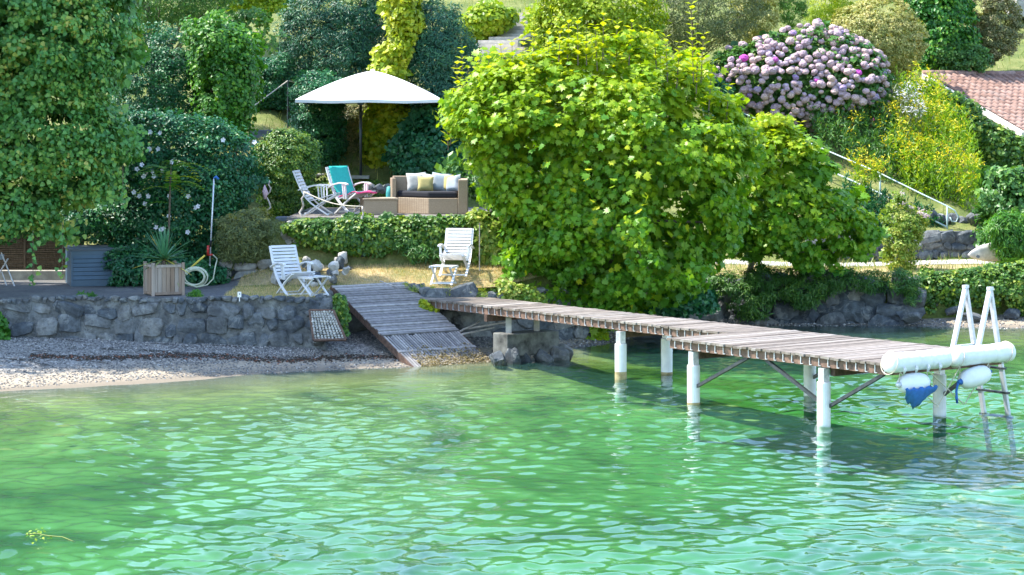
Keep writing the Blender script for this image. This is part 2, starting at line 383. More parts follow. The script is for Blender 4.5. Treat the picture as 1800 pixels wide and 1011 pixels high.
tag(sheet('lawn', M['lawn'], xs2, lambda x: front(x)+.02, lambda x: np.minimum(51.12, front(x)+4.4), 60, .006), 'dry straw coloured lawn above the lake wall', 'lawn', kind='structure')
xs3 = np.linspace(-18, -6.0, 60)
tag(sheet('quay_paving', M['paving'], xs3, lambda x: front(x)+.02, lambda x: x*0+52.2, 40, .006), 'old asphalt quay above the stone lake wall', 'paving', kind='structure')
xs4 = np.linspace(4.5, 18, 60)
tag(sheet('waterside_path', M['path'], xs4, lambda x: x*0+59.0, lambda x: x*0+60.3, 6, .012), 'pale path along the foot of the low wall', 'path', kind='structure')
xs5 = np.linspace(5.0, 18, 90)
tag(sheet('bank_lawn', M['lawn'], xs5, lambda x: front(x)+.3, lambda x: x*0+58.95, 20, .008), 'sunlit grass strip on top of the right bank', 'lawn', kind='structure')
tb = MB().box((-2.75, 54.25, 2.70), (4.7, 5.5, .12)).build('terrace_floor', M['terrace'], bevel=.015)
tag(tb, 'stone floor of the seating terrace', 'terrace', kind='structure')

# lake bed with beach
SX = [-60, -14, -9.4, -5.0, -2.3, 0, 2.2, 4.2, 6, 9.5, 12, 16, 60]
SY = [40, 40.5, 41.9, 44.5, 45.6, 47.5, 51.0, 55.0, 55.2, 54.6, 53.9, 54.2, 55]
def shore(x): return np.interp(x, SX, SY)
bn = SN(5, .8, 10, 2)
def bed_z(x, y):
    s = y-shore(x)
    z = np.interp(s, [-60, -24, -12, -6, -2.5, -.8, 0, 1.0, 2.2, 4.6, 8], [-3, -.95, -.60, -.38, -.16, -.05, 0.0, .10, .26, .46, .55])
    n = bn(np.stack([x.ravel(), y.ravel()], 1)).reshape(z.shape)
    return z+n*.022*np.clip(1.2-np.abs(s)*.02, .3, 1.2)
xsb = np.concatenate([np.linspace(-60, -15, 12), np.linspace(-14, 20, 200), np.linspace(22, 60, 10)])
tag(sheet('lake_bed', M['bed'], xsb, lambda x: x*0-10, lambda x: np.maximum(front(x)+.9, 48.2), 420, zf=bed_z), 'sandy lake bed rising to the pebble beach', 'lake bed', kind='structure')

# water: a closed body whose surface carries the waves
def water():
    nx, ny = 460, 700; x = np.linspace(-14, 16, nx); y = np.concatenate([np.linspace(21, 45, 620), np.linspace(45.15, 57.0, ny-620)])
    X, Y = np.meshgrid(x, y, indexing='ij'); Z = np.zeros_like(X); r = np.random.default_rng(11)
    wx = SN(21, .45, 8, 2)(np.stack([X.ravel(), Y.ravel()], 1)).reshape(X.shape)
    wy = SN(22, .45, 8, 2)(np.stack([X.ravel(), Y.ravel()], 1)).reshape(X.shape)
    gust = SN(23, .22, 8, 2)(np.stack([X.ravel(), Y.ravel()*1.4], 1)).reshape(X.shape)
    for i in range(46):
        lam = math.exp(r.uniform(math.log(.24), math.log(.95))); an = r.normal(0, .75)+.12
        k = 2*math.pi/lam; slope = .115*math.sqrt(2/46)*(1.15 if lam < 1.1 else .8)
        Z += slope/k*np.sin(k*(math.sin(an)*(X+.25*wx)+math.cos(an)*(Y+.25*wy))+r.uniform(0, 6.28))
    Z = Z+4*Z*np.abs(Z)
    calm = np.interp(Y-shore(X), [-30, -9, -4, -1.0, 0], [1.0, .85, .5, .22, .1])
    Z *= calm*(1.0+.35*gust)
    Z -= Z.mean()
    V = np.stack([X, Y, Z], -1).reshape(-1, 3)
    i = (np.arange(nx-1)[:, None]*ny+np.arange(ny-1)[None]).ravel(); F = [np.stack([i, i+ny, i+ny+1, i+1], 1)]
    b = len(V); V = np.concatenate([V, [[-14, 21, -6], [16, 21, -6], [16, 57, -6], [-14, 57, -6]]])
    def strip(ids, c0, c1):     # fan the side walls
        ids = np.asarray(ids); mid = len(ids)//2
        q = [(c0, ids[j+1], ids[j], ids[j]) for j in range(mid)]+[(c1, ids[j+1], ids[j], ids[j]) for j in range(mid, len(ids)-1)]
        return [(a, bb, c) for a, bb, c, _ in q]+[(c0, c1, ids[mid])]
    tris = []
    col0 = list(range(0, ny)); coln = list(range((nx-1)*ny, nx*ny)); row0 = [k*ny for k in range(nx)]; rown = [k*ny+ny-1 for k in range(nx)]
    tris += strip(col0, b, b+3); tris += strip(row0[::-1], b+1, b); tris += strip(coln[::-1], b+2, b+1); tris += strip(rown, b+3, b+2)
    tris += [(b, b+2, b+1), (b, b+3, b+2)]
    F = F[0]; T = np.concatenate([F[:, [0, 1, 2]], F[:, [0, 2, 3]], np.array(tris)])
    o = np_obj('lake_water', V, T, M['water'], smooth=False)
    sm = np.zeros(len(T), dtype=bool); sm[:2*len(F)] = True; o.data.polygons.foreach_set('use_smooth', sm)
    tag(o, 'clear green lake water with small waves', 'water', kind='structure')
    # the open lake round it
    mo = MB(); zz = -.005
    for (x0, x1, y0, y1) in ((-400, -14.01, -300, 57), (16.01, 400, -300, 57), (-14, 16, -300, 20.99)):
        n = 4; mo.box(((x0+x1)/2, (y0+y1)/2, zz-3), (x1-x0, y1-y0, 6))
    tag(mo.build('open_lake', M['water']), 'open lake round the shallow bay', 'water', kind='structure')
water()
tag(MB().box((0, -80, -4.2), (800, 440, .4)).build('deep_lake_bed', M['bed']), 'deeper lake bed of the open lake', 'lake bed', kind='structure')

# ------------------------------------------------------------------ leaf clouds
T_DIAMOND = (np.array([[0, 0, 0], [-.32, .5, .1], [.32, .5, .1], [0, 1, -.05]]), np.array([[0, 2, 3], [0, 3, 1]]))
T_NARROW = (np.array([[0, 0, 0], [-.11, .45, .03], [.11, .45, .03], [0, 1, -.1]]), np.array([[0, 2, 3], [0, 3, 1]]))
T_BLADE = (np.array([[-.035, 0, 0], [.035, 0, 0], [-.028, .5, .05], [.028, .5, .05], [0, 1, .25]]), np.array([[0, 1, 3], [0, 3, 2], [2, 3, 4]]))
_mp = [(0, 0), (.16, .10), (.42, .02), (.36, .20), (.56, .36), (.34, .42), (.46, .74), (.20, .62), (0, 1.0), (-.20, .62), (-.46, .74), (-.34, .42), (-.56, .36), (-.36, .20), (-.42, .02), (-.16, .10)]
_mv = np.array([(x, y, .10*abs(x)-.10*y*y) for x, y in _mp]+[(0, .38, .02)])
T_MAPLE = (_mv, np.array([[16, i, (i+1) % 16] for i in range(16)]))
T_LOBED = (np.array([[0, 0, 0], [.42, .12, .06], [.38, .45, .05], [.28, .62, .0], [0, 1, -.08], [-.28, .62, 0], [-.38, .45, .05], [-.42, .12, .06]]), np.array([[0, 1, 2], [0, 2, 3], [0, 3, 4], [0, 4, 5], [0, 5, 6], [0, 6, 7]]))

def frames(N, rg, droop=0.0):
    N = N/np.maximum(np.linalg.norm(N, axis=1), 1e-6)[:, None]
    R = rg.normal(size=N.shape); R[:, 2] -= droop
    T = R-N*(R*N).sum(1)[:, None]; T /= np.maximum(np.linalg.norm(T, axis=1), 1e-6)[:, None]
    B = np.cross(T, N)
    return T, B, N
def leaf_geo(P, N, size, tpl, tint, rg, droop=0.0):
    tv, tf = tpl; T, B, N = frames(N, rg, droop); k = len(tv)
    s = np.asarray(size)[:, None, None]
    V = P[:, None, :]+s*(tv[None, :, 0:1]*B[:, None, :]+tv[None, :, 1:2]*T[:, None, :]+tv[None, :, 2:3]*N[:, None, :])
    F = tf[None]+(np.arange(len(P))*k)[:, None, None]
    return V.reshape(-1, 3), F.reshape(-1, 3), np.repeat(tint, k)

def in_poly(px, py, poly):
    x0 = poly[:, 0]; y0 = poly[:, 1]; x1 = np.roll(x0, -1); y1 = np.roll(y0, -1)
    c = ((y0[None] > py[:, None]) != (y1[None] > py[:, None])) & (px[:, None] < (x1-x0)[None]*(py[:, None]-y0[None])/((y1-y0)[None]+1e-12)+x0[None])
    return (c.sum(1) % 2) == 1
def edge_dist(px, py, poly):
    a = poly; b = np.roll(poly, -1, 0); d = b-a; P = np.stack([px, py], 1)
    t = np.clip(((P[:, None]-a[None])*d[None]).sum(2)/((d*d).sum(1)+1e-12)[None], 0, 1)
    q = a[None]+t[..., None]*d[None]; v = P[:, None]-q; dd = np.linalg.norm(v, axis=2); j = dd.argmin(1); i = np.arange(len(P))
    return dd[i, j], v[i, j]
def crown_cloud(poly_px, d, T, nclump, per, crad, seed, frontness=.7, lump=.4, freq=1.3, up=.45, inward=.35, flat=.6, ragged=.12, topyoung=0.0, holes=0.0, njit=.38):
    """clumps of leaves on the inflated crown: points, normals, tints"""
    rg = np.random.default_rng(seed)
    poly = np.array([[(x-900)/FPX*d, HC-(y-YH)/FPX*d] for x, y in poly_px])
    lo = poly.min(0); hi = poly.max(0); pts = np.zeros((0, 2))
    while len(pts) < nclump:
        q = rg.uniform(lo, hi, (nclump*3, 2)); pts = np.concatenate([pts, q[in_poly(q[:, 0], q[:, 1], poly)]])
    pts = pts[:nclump]
    rn = SN(seed+300, 2.4, 10, 2); rn2 = SN(seed+301, 2.4, 10, 2); ctr = poly.mean(0); sz_ = (hi-lo).min()
    pts = pts+np.stack([rn(pts), rn2(pts)], 1)*ragged*.35*min(sz_, 3.0)
    ins = in_poly(pts[:, 0], pts[:, 1], poly); e, v = edge_dist(pts[:, 0], pts[:, 1], poly); v = np.where(ins[:, None], v, -v*0); e = np.where(ins, e, .02); em = e.max()+1e-6
    mg = np.minimum(crad*.5, em*.5); k_ = np.clip(mg-e, 0, None)/np.maximum(e, .02); pts = pts+v*np.minimum(k_, 12)[:, None]; e = np.maximum(e, mg)
    r = np.clip(e/em, 0, 1); side = np.where(rg.random(nclump) < frontness, -1.0, 1.0)
    nz = SN(seed+100, freq, 12, 3)
    base = T*np.sqrt(np.clip(1-(1-r)**2, 0, 1))
    P0 = np.stack([pts[:, 0], d+side*base, pts[:, 1]], 1); nv = nz(P0)
    q = 1-inward*rg.random(nclump)**1.5
    dep = base*(1+lump*nv)*q
    C = np.stack([pts[:, 0], d+side*dep, pts[:, 1]], 1)
    n2 = -v/np.maximum(e, 1e-4)[:, None]*(1-r)[:, None]       # towards the nearest edge
    CN = np.stack([n2[:, 0], side*(r+.12), n2[:, 1]], 1); CN /= np.linalg.norm(CN, axis=1)[:, None]
    if holes:
        hv_ = SN(seed+900, 1.7, 10, 3)(C); keep = ~((hv_ < -.75+holes) & (side < 0)); C = C[keep]; CN = CN[keep]; nclump = len(C)
    ct = rg.random(nclump)
    off = rg.normal(size=(nclump, per, 3)); off /= np.linalg.norm(off, axis=2)[..., None]; off *= (rg.random((nclump, per, 1))**.5)*crad*rg.uniform(.6, 1.35, (nclump, 1, 1))
    P = C[:, None]+off*np.array([1, 1, flat])
    LN = CN[:, None]*.7+off/crad*.55+np.array([0, 0, up])+rg.normal(0, njit, off.shape)
    hf_ = (P[..., 2]-lo[1])/(hi[1]-lo[1]); tint = np.clip((1-topyoung)*(.45*ct[:, None]+.55*rg.random((nclump, per)))+topyoung*hf_**1.3, 0, 1)  # higher leaves tinted yellower: young growth, and sunlight put into the colour
    return P.reshape(-1, 3), LN.reshape(-1, 3), tint.ravel(), rg, C, CN

PLANTS = {}
def plant(name, label, cat, poly, d, T, mat, nclump, per, crad, size, seed, tpl=T_DIAMOND, group=None, trunk=None, root=None, part='foliage', droop=.4, base=None, bark='bark', jit=.35, fill=True, **kw):
    P, N, tint, rg, C, CN = crown_cloud(poly, d, T, nclump, per, crad, seed, **kw)
    if root is None:
        if base is None:
            xs_ = [p[0] for p in poly]; cx = (min(xs_)+max(xs_))/2; b = at(cx, YH, d); base = (b.x, b.y, float(ground_z(b.x, b.y)))
        root = thing(name, label, cat, base, group=group)
    s = size*rg.uniform(1-jit, 1+jit, len(P))
    if fill:
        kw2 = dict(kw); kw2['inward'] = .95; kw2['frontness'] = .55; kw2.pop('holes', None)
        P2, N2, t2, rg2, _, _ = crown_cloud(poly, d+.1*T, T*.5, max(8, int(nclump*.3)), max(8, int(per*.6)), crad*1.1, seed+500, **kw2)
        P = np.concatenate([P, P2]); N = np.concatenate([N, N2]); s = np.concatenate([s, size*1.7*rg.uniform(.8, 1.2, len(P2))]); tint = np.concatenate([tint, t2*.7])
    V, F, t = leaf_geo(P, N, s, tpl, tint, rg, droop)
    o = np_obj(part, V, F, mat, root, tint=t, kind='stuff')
    if trunk:
        b0 = Vector(trunk[0]); r0 = trunk[1]; mb = MB(); top = Vector(trunk[2]) if len(trunk) > 2 else Vector((b0.x+.1, d, max(p[2] for p in C)*.55+b0.z*.45))
        m1 = b0.lerp(top, .5)+Vector((rg.uniform(-.12, .12), rg.uniform(-.1, .1), 0))
        mb.tube([b0-Vector((0, 0, .15)), b0.lerp(m1, .5), m1, top], [r0*1.25, r0, r0*.8, r0*.35], 9)
        for j in rg.choice(len(C), min(14, len(C)), replace=False):
            e = Vector(C[j]); s0 = b0.lerp(top, rg.uniform(.35, .9)); md = s0.lerp(e, .5)+Vector((0, 0, rg.uniform(-.1, .25)))
            mb.tube([s0, md, e], [r0*.4, r0*.25, r0*.08], 6)
        mb.build('trunk', M[bark], root, smooth=True)
    PLANTS.setdefault(name, []).append((root, C, CN, rg))
    return root, C, CN, rg

# ------------------------------------------------------------------ stones (shared meshes)
def stone_mesh(name, mat, seed, boxy=.6, n=2, amp=.12, planes=0):
    import bmesh
    bm = bmesh.new(); bmesh.ops.create_cube(bm, size=2.0); bmesh.ops.subdivide_edges(bm, edges=bm.edges[:], cuts=n, use_grid_fill=True)
    nz = SN(seed, 1.6, 8, 3); nz2 = SN(seed+7, 4.0, 10, 3); co = np.array([v.co for v in bm.verts]); l = np.linalg.norm(co, axis=1)[:, None]
    p = co*boxy+co/l*(1-boxy)*1.15; p = p*(1+amp*nz(p)+amp*.45*nz2(p))[:, None]; p /= np.abs(p).max(0)
    rs_ = np.random.default_rng(seed)
    for q in range(planes):
        nn_ = rs_.normal(size=3); nn_ /= np.linalg.norm(nn_); ext = (p@nn_).max(); c_ = ext*rs_.uniform(.68, .86); over = np.clip(p@nn_-c_, 0, None); p = p-over[:, None]*nn_
    p /= np.abs(p).max(0)
    for v, c in zip(bm.verts, p): v.co = c
    me = bpy.data.meshes.new(name); bm.to_mesh(me); bm.free(); me.materials.append(mat)
    me.polygons.foreach_set('use_smooth', [planes == 0]*len(me.polygons)); return me
def stones_of(mat, key, boxy, amp, cnt=6, planes=12): return [stone_mesh(key, mat, 40+i, boxy, 3, amp, planes) for i in range(cnt)]
ST_WALL = stones_of(M['stone'], 'stone', .6, .14, planes=9)
ST_ROCK = stones_of(M['rock'], 'rock', .62, .34)
ST_PALE = stones_of(M['palestone'], 'stone', .5, .16)

# ------------------------------------------------------------------ quay wall of rubble stones
def rubble(root, p0, p1, zb, zt, ms, depth=.22, hmin=.2, hmax=.38, seed=1, wmul=1.5, name='stone', out=None):
    r = random.Random(seed); p0 = Vector(p0); p1 = Vector(p1); L = (p1-p0).length; dr = (p1-p0).normalized(); nrm = Vector((dr.y, -dr.x, 0))
    rz = math.atan2(dr.y, dr.x); z = zb; rows = []
    while z < zt-.06:
        h = min(r.uniform(hmin, hmax), zt-z)
        if zt-(z+h) < .10: h = zt-z
        rows.append((z, h)); z += h
    for k, (z, h) in enumerate(rows):
        x = -r.uniform(0, .25); ph = r.uniform(0, 6)
        while x < L:
            ww = h*r.uniform(.7, wmul*1.6); hh = h*r.uniform(.78, 1.3)
            cx = min(max(x+ww/2, .05), L-.05); wob = .07*math.sin(cx*1.9+ph)*(1 if 0 < k < len(rows)-1 else .4)
            c = p0+dr*cx+nrm*(-.02+r.uniform(-.035, .03)); c.z = z+h/2+wob+r.uniform(-.03, .03)
            piece(name, r.choice(ms), root, c, (r.uniform(-.15, .15), r.uniform(-.32, .32), rz+r.uniform(-.12, .12)), (ww*.5*1.08, depth*.5, hh*.54))
            x += ww*r.uniform(.9, 1.05)
qw = thing('quay_wall', 'long rubble stone wall holding up the asphalt quay behind the pebble beach', 'wall', (-9, 46.9, .3))
pts = [(-15, 46.95), (-3.95, 46.95), (-3.90, 48.52), (-2.32, 49.58), (-1.9, 49.12), (-1.0, 49.22), (1.55, 50.57), (2.95, 52.97)]
for i, (a, b) in enumerate(zip(pts[:-1], pts[1:])):
    A = Vector((a[0], a[1], 0)); B = Vector((b[0], b[1], 0)); dr = (B-A).normalized(); nb = Vector((-dr.y, dr.x, 0))
    z1 = (1.30, 1.30, 1.34, 1.34, 1.32, 1.2, 1.0)[i]
    MB().bar((A+nb*.12)+Vector((0, 0, z1/2+.02)), (B+nb*.12)+Vector((0, 0, z1/2+.02)), .26, z1-.03).build('mortar_core', M['grout'], qw)
    rubble(qw, (a[0], a[1], 0), (b[0], b[1], 0), .28 if i == 0 else .12, z1+.02, ST_WALL, .24, .24, .42, 3+i)
# ------------------------------------------------------------------ pier
U = Vector((.605, -.796, 0)).normalized(); W = Vector((.796, .605, 0)).normalized(); PO = Vector((-2.0, 49.0, 0)); DZ = 1.13
def pp(u, v, z): return PO+U*u+W*v+Vector((0, 0, z))
PRZ = math.atan2(W.y, W.x)
pier = thing('pier', 'long weathered wooden pier on white sleeved posts with a wider end platform', 'pier', pp(12, 0, 0))
def plank_mesh(L, wd, th, mat, seed):
    r = random.Random(seed); mb = MB(); n = 5; vs = []
    for i in range(n):
        x = -L/2+L*i/(n-1); b = r.uniform(-.004, .004)
        for (y, z) in ((-wd/2, -th/2), (wd/2, -th/2), (wd/2, th/2), (-wd/2, th/2)): vs.append((x, y+r.uniform(-.002, .002), z+b))
    fs = [(i*4+k, i*4+(k+1) % 4, i*4+4+(k+1) % 4, i*4+4+k) for i in range(n-1) for k in range(4)]+[(3, 2, 1, 0), (n*4-4, n*4-3, n*4-2, n*4-1)]
    return mb.add(vs, fs).mesh('plank', mat)
PW = .115
pm_s = [plank_mesh(1.34, PW-.005, .04, M['plank'], i) for i in range(4)]; pm_l = [plank_mesh(2.78, PW-.005, .04, M['plank'], i+9) for i in range(4)]
r = random.Random(5); u = .05; Pstart = 9.75; Pend = 15.08
while u < Pend:
    wide = u > Pstart
    v0 = (-1.45+1.3)/2 if wide else .65
    piece('plank', r.choice(pm_l if wide else pm_s), pier, pp(u, v0+r.uniform(-.022, .022), DZ-.02+r.uniform(-.005, .005)), (0, r.uniform(-.003, .003), PRZ+r.uniform(-.006, .006)))
    u += PW
def beam(name, u0, v0, u1, v1, z, wd, ht, mat): return MB().bar(pp(u0, v0, z), pp(u1, v1, z), wd, ht).build(name, mat, pier)
beam('edge_beam', .25, .05, Pstart+.02, .05, DZ-.115, .06, .14, M['fascia']); beam('edge_beam', .25, 1.22, Pend, 1.22, DZ-.115, .06, .14, M['fascia'])
beam('edge_beam', Pstart+.05, -1.39, Pend, -1.39, DZ-.115, .06, .14, M['fascia']); beam('edge_beam', Pend-.03, -1.35, Pend-.03, 1.18, DZ-.118, .06, .14, M['fascia'])
beam('edge_beam', Pstart+.06, -1.35, Pstart+.06, .02, DZ-.118, .06, .14, M['fascia'])
for uu in (2.4, 6.7, 10.4, 13.7): beam('cross_beam', uu, (-1.3 if uu > 9 else .0), uu, 1.25, DZ-.26, .10, .14, M['rust'])
bk = MB(); bk.box((0, 0, .0), (.016, .018, .125)); bk.box((.02, 0, -.058), (.05, .018, .012)); bkm = bk.mesh('bracket', M['galv'])
RZU = math.atan2(U.y, U.x); u = .4
while u < Pstart-.1: piece('bracket', bkm, pier, pp(u, .008, DZ-.108), (0, 0, RZU)); u += .21
u = Pstart+.2
while u < Pend-.05: piece('bracket', bkm, pier, pp(u, -1.432, DZ-.108), (0, 0, RZU)); u += .21
def post(u, v, ztop_sleeve, band=0.0, rs=.112):
    c = pp(u, v, 0)
    p = MB().box((c.x, c.y, .0), (.13, .13, 2*(DZ-.2)), Matrix.Rotation(RZU, 3, 'Z')).build('post', M['galv'], pier)
    mb = MB(); mb.lathe([(0, ztop_sleeve), (rs, ztop_sleeve), (rs+.002, ztop_sleeve-.02), (rs, .1), (rs, -1.2)], c, 20)
    mb.build('sleeve', M['vinyl'], p, smooth=False)
    if band: MB().lathe([(rs+.002, band), (rs+.003, band*.5), (rs+.003, 0), (rs+.003, -.25)], c, 20).build('algae_band', M['algae'], p, smooth=True)
m, nt, b, _ = nodes_of('algae_stain'); f = noise(nt, 9, 5, .7, objcoord(nt, world=True)); nt.links.new(ramp(nt, f, [(.3, (.20, .14, .05)), (.6, (.42, .34, .18))]), b.inputs['Base Color']); M['algae'] = m
P6 = [(6.75, -.0, .69, .16), (6.6, 1.30, .70, .05), (10.36, -1.36, .69, .04), (13.6, -1.40, .70), (10.8, 1.05, .62), (13.9, 1.05, .68)]
for a in P6: post(*a)
for (u0, v0, u1, z1) in ((10.36, -1.36, 11.75, .28), (13.6, -1.36, 12.2, .30), (13.6, -1.36, 14.9, .26), (13.9, 1.05, 12.9, .30), (13.9, 1.05, 14.85, .28), (10.8, 1.05, 12.0, .3)):
    MB().bar(pp(u0, v0, z1), pp(u1, v0, DZ-.19), .055, .055).build('brace', M['brace'], pier)
# concrete footing under the shore end, with two stub posts
cf = thing('concrete_footing', 'mossy concrete block with two stub posts carrying the pier near shore', 'footing', pp(2.9, .7, .1))
MB().bar(pp(2.9, .0, .36), pp(2.9, 1.35, .36), .5, .46).build('block', M['wetconcrete'], cf, bevel=.02)
for vv in (.22, .95): MB().bar(pp(2.9, vv, .58), pp(2.9, vv, DZ-.19), .12, .12).build('stub_post', M['concrete'], cf)
k = 0
for dv in (-.25, .1, .5, .9, 1.3, 1.6):
    k += 1; piece('stone', ST_ROCK[k % 6], cf, pp(3.05+.12*(k % 3), dv, .06), (k, k*.7, k*1.3), (.26, .22, .15))

# bumpers and fenders on the pier end
def bumper(label, v0, v1, notched):
    root = thing('tube_bumper', label, 'bumper', pp(Pend+.06, (v0+v1)/2, DZ), group='white tube bumpers on the pier end')
    n = 40; rr = []; path = []
    for i in range(n+1):
        t = i/n; path.append(pp(Pend+.07, v0+(v1-v0)*t, DZ+.02)); gr = abs(((t*5.2) % 1.0)-.5)
        rr.append(.172-.02*math.exp(-(gr/.05)**2)-(.03 if i in (0, n) else 0)-.015+.004*math.sin(9*t))
    MB().tube(path, rr, 22).build('sleeve', M['vinyl'], root, smooth=True)
    for i in range(4):
        t = (i+.75)/5.0; c = pp(Pend+.06+.165, v0+(v1-v0)*t, DZ-.08)
        if notched: MB().tube([c+U*.02+Vector((0, 0, .05)), c+U*.035, c+U*.01+Vector((0, 0, -.07))], [.012, .03, .012], 8).build('tie_hole', M['steelgrey'], root, smooth=True)
    for t in ((.08, .9) if not notched else (.04,)):
        c = pp(Pend+.07, v0+(v1-v0)*t, DZ+.02); MB().tube([c+(U*math.cos(a)+Vector((0, 0, 1))*math.sin(a))*.178+W*.05*math.sin(a) for a in np.linspace(0, 6.28, 20)], .008, 5).build('rope', M['rope'], root)
bumper('white ringed tube bumper at the near corner of the pier end', -1.55, -.17, True)
bumper('white tube bumper tied with cord at the ladder side of the pier end', -.05, 1.38, False)
def fender(label, c, dr, L, cap):
    root = thing('boat_fender', label, 'fender', c, group='boat fenders hung from the pier end'); c = Vector(c); dr = Vector(dr).normalized()
    prof = [(-.5, .03), (-.47, .05), (-.42, .10), (-.34, .14), (-.2, .162), (0, .168), (.2, .162), (.34, .14), (.42, .10), (.47, .05), (.5, .03)]
    MB().tube([c+dr*L*t for t, _ in prof], [q for _, q in prof], 18).build('body', M['vinyl'], root, smooth=True)
    for s in (-1, 1): MB().tube([c+dr*L*s*.46, c+dr*L*s*.56], [.055, .03], 12).build('end_cap', M['blue'] if cap else M['steelgrey'], root, smooth=True)
    return root
f1 = pp(Pend+.12, -1.0, DZ-.33); f2 = pp(Pend+.12, .45, DZ-.33)
fr1 = fender('white boat fender over a ragged blue cloth below the near bumper', f1, W, .68, False)
fr2 = fender('tilted white boat fender with blue rope end beside the ladder', f2, W+Vector((0, 0, .16)), .72, True)
for fr, c, sp in ((fr1, f1, .3), (fr2, f2, .33)):
    for s in (-1, 1): MB().tube([c+W*sp*s*1.1+Vector((0, 0, .05*s)), c+W*sp*s*1.05+Vector((0, 0, .2)), pp(Pend+.02, 0, 0).lerp(c, 0)+W*sp*s+Vector((0, 0, .36))], .009, 5).build('rope', M['rope'], fr)
def rag():
    n, m = 16, 7; vs = []; r = random.Random(4)
    for i in range(n):
        a = -.38+.76*i/(n-1); dep = .17*(1-(abs(a)/.42)**2)+.05+r.uniform(-.03, .03)
        for j in range(m):
            t = j/(m-1); vs.append(f1+W*(a*(1-.35*t))+U*(.165*math.cos(t*1.4)*1.03)+Vector((0, 0, -.05-t*(dep+.1)+.02*math.sin(i*1.9+j))))
    fs = [(i*m+j, (i+1)*m+j, (i+1)*m+j+1, i*m+j+1) for i in range(n-1) for j in range(m-1)]
    o = MB().add(vs, fs).build('blue_rag', M['blue'], None, smooth=True); s = o.modifiers.new('thick', 'SOLIDIFY'); s.thickness = .008
    tag(o, 'ragged blue cloth hanging under the near boat fender', 'cloth')
rag()
MB().tube([f2-W*.40-Vector((0, 0, .07)), f2-W*.44-Vector((0, 0, .2)), f2-W*.42-Vector((0, 0, .4)), f2-W*.45-Vector((0, 0, .3))], .02, 7).build('blue_rope', M['blue'], fr2, smooth=True)
# ladder with A-shaped handles
ld = thing('swim_ladder', 'grey steel swimming ladder with tall pointed handrails at the pier end', 'ladder', pp(14.4, 1.6, 0))
for uu in (14.08, 14.62):
    ap = pp(uu, 1.5, 2.15)
    MB().bar(pp(uu, 1.18, DZ), ap, .055, .085, U).build('rail_arm', M['steelgrey'], ld, bevel=.006)
    MB().bar(ap+Vector((0, 0, -.01)), pp(uu, 2.12, -.75), .055, .085, U).build('stringer', M['steelgrey'], ld, bevel=.006)
    MB().box(ap+Vector((0, 0, .012)), (.10, .07, .05), Matrix.Rotation(PRZ, 3, 'Z')).build('cap', M['steelgrey'], ld)
    MB().bar(pp(uu, 1.2, DZ+.03), pp(uu, 1.68, DZ+.03), .05, .04).build('foot_bar', M['steelgrey'], ld)
for z in (.80, .38, -.04):
    t = (2.15-z)/2.9; v = 1.5+.62*t; MB().bar(pp(14.0, v, z), pp(14.70, v, z), .07, .035).build('rung', M['brace'], ld)

# ------------------------------------------------------------------ ramp
TL = Vector((-3.85, 48.53, 1.43)); RD = Vector((.569, -.822, -.425)); RL = 3.32; RP = Vector((.822, .569, 0)).normalized()
ramp_o = thing('boat_ramp', 'sloping slatted boat ramp from the lawn down into the shallow water', 'ramp', (-2.2, 47.2, .3))
RDn = Vector((.569, -.822, 0)).normalized(); slope = -1.46/RL
def rp(t, s, h=0): return Vector((TL.x, TL.y, 0))+RDn*t+RP*s+Vector((0, 0, TL.z+slope*t+h))
RW = 1.9
RR = Matrix((RP, RDn*math.cos(math.atan(slope))+Vector((0, 0, math.sin(math.atan(slope)))), RP.cross(RDn*math.cos(math.atan(slope))+Vector((0, 0, math.sin(math.atan(slope))))))).transposed()
rrot = RR.to_euler()
rpm = [plank_mesh(RW, .082, .03, M['rampwood'], 70+i) for i in range(4)]
r = random.Random(8); t = .05
while t < 2.0:
    piece('plank', r.choice(rpm), ramp_o, rp(t, RW/2+r.uniform(-.02, .02), r.uniform(-.006, .006)), rrot); t += .095
MB().bar(rp(2.0, RW/2, -.045), rp(3.45, RW/2, -.045), RW-.04, .03).build('backing_sheet', M['darkmetal'], ramp_o)
stm = [plank_mesh(.62, .045, .026, M['rampwood'], 90+i) for i in range(3)]
RR2 = Matrix((RR.col[1], -RR.col[0], RR.col[2])).transposed(); rr2 = RR2.to_euler()
for i in range(27):
    s = .05+i*(RW-.1)/26
    for t0 in (2.36, 3.0): piece('slat', stm[(i+int(t0)) % 3], ramp_o, rp(t0+r.uniform(-.03, .03), s, -.008), rr2)
piece('plank', rpm[0], ramp_o, rp(2.02, RW/2, .012), rrot); piece('plank', rpm[2], ramp_o, rp(2.68, RW/2, .0), rrot)
for s in (.02, RW-.02): MB().bar(rp(-.05, s, -.07), rp(3.5, s, -.07), .05, .13, (0, 0, 1)).build('side_beam', M['rust'], ramp_o)
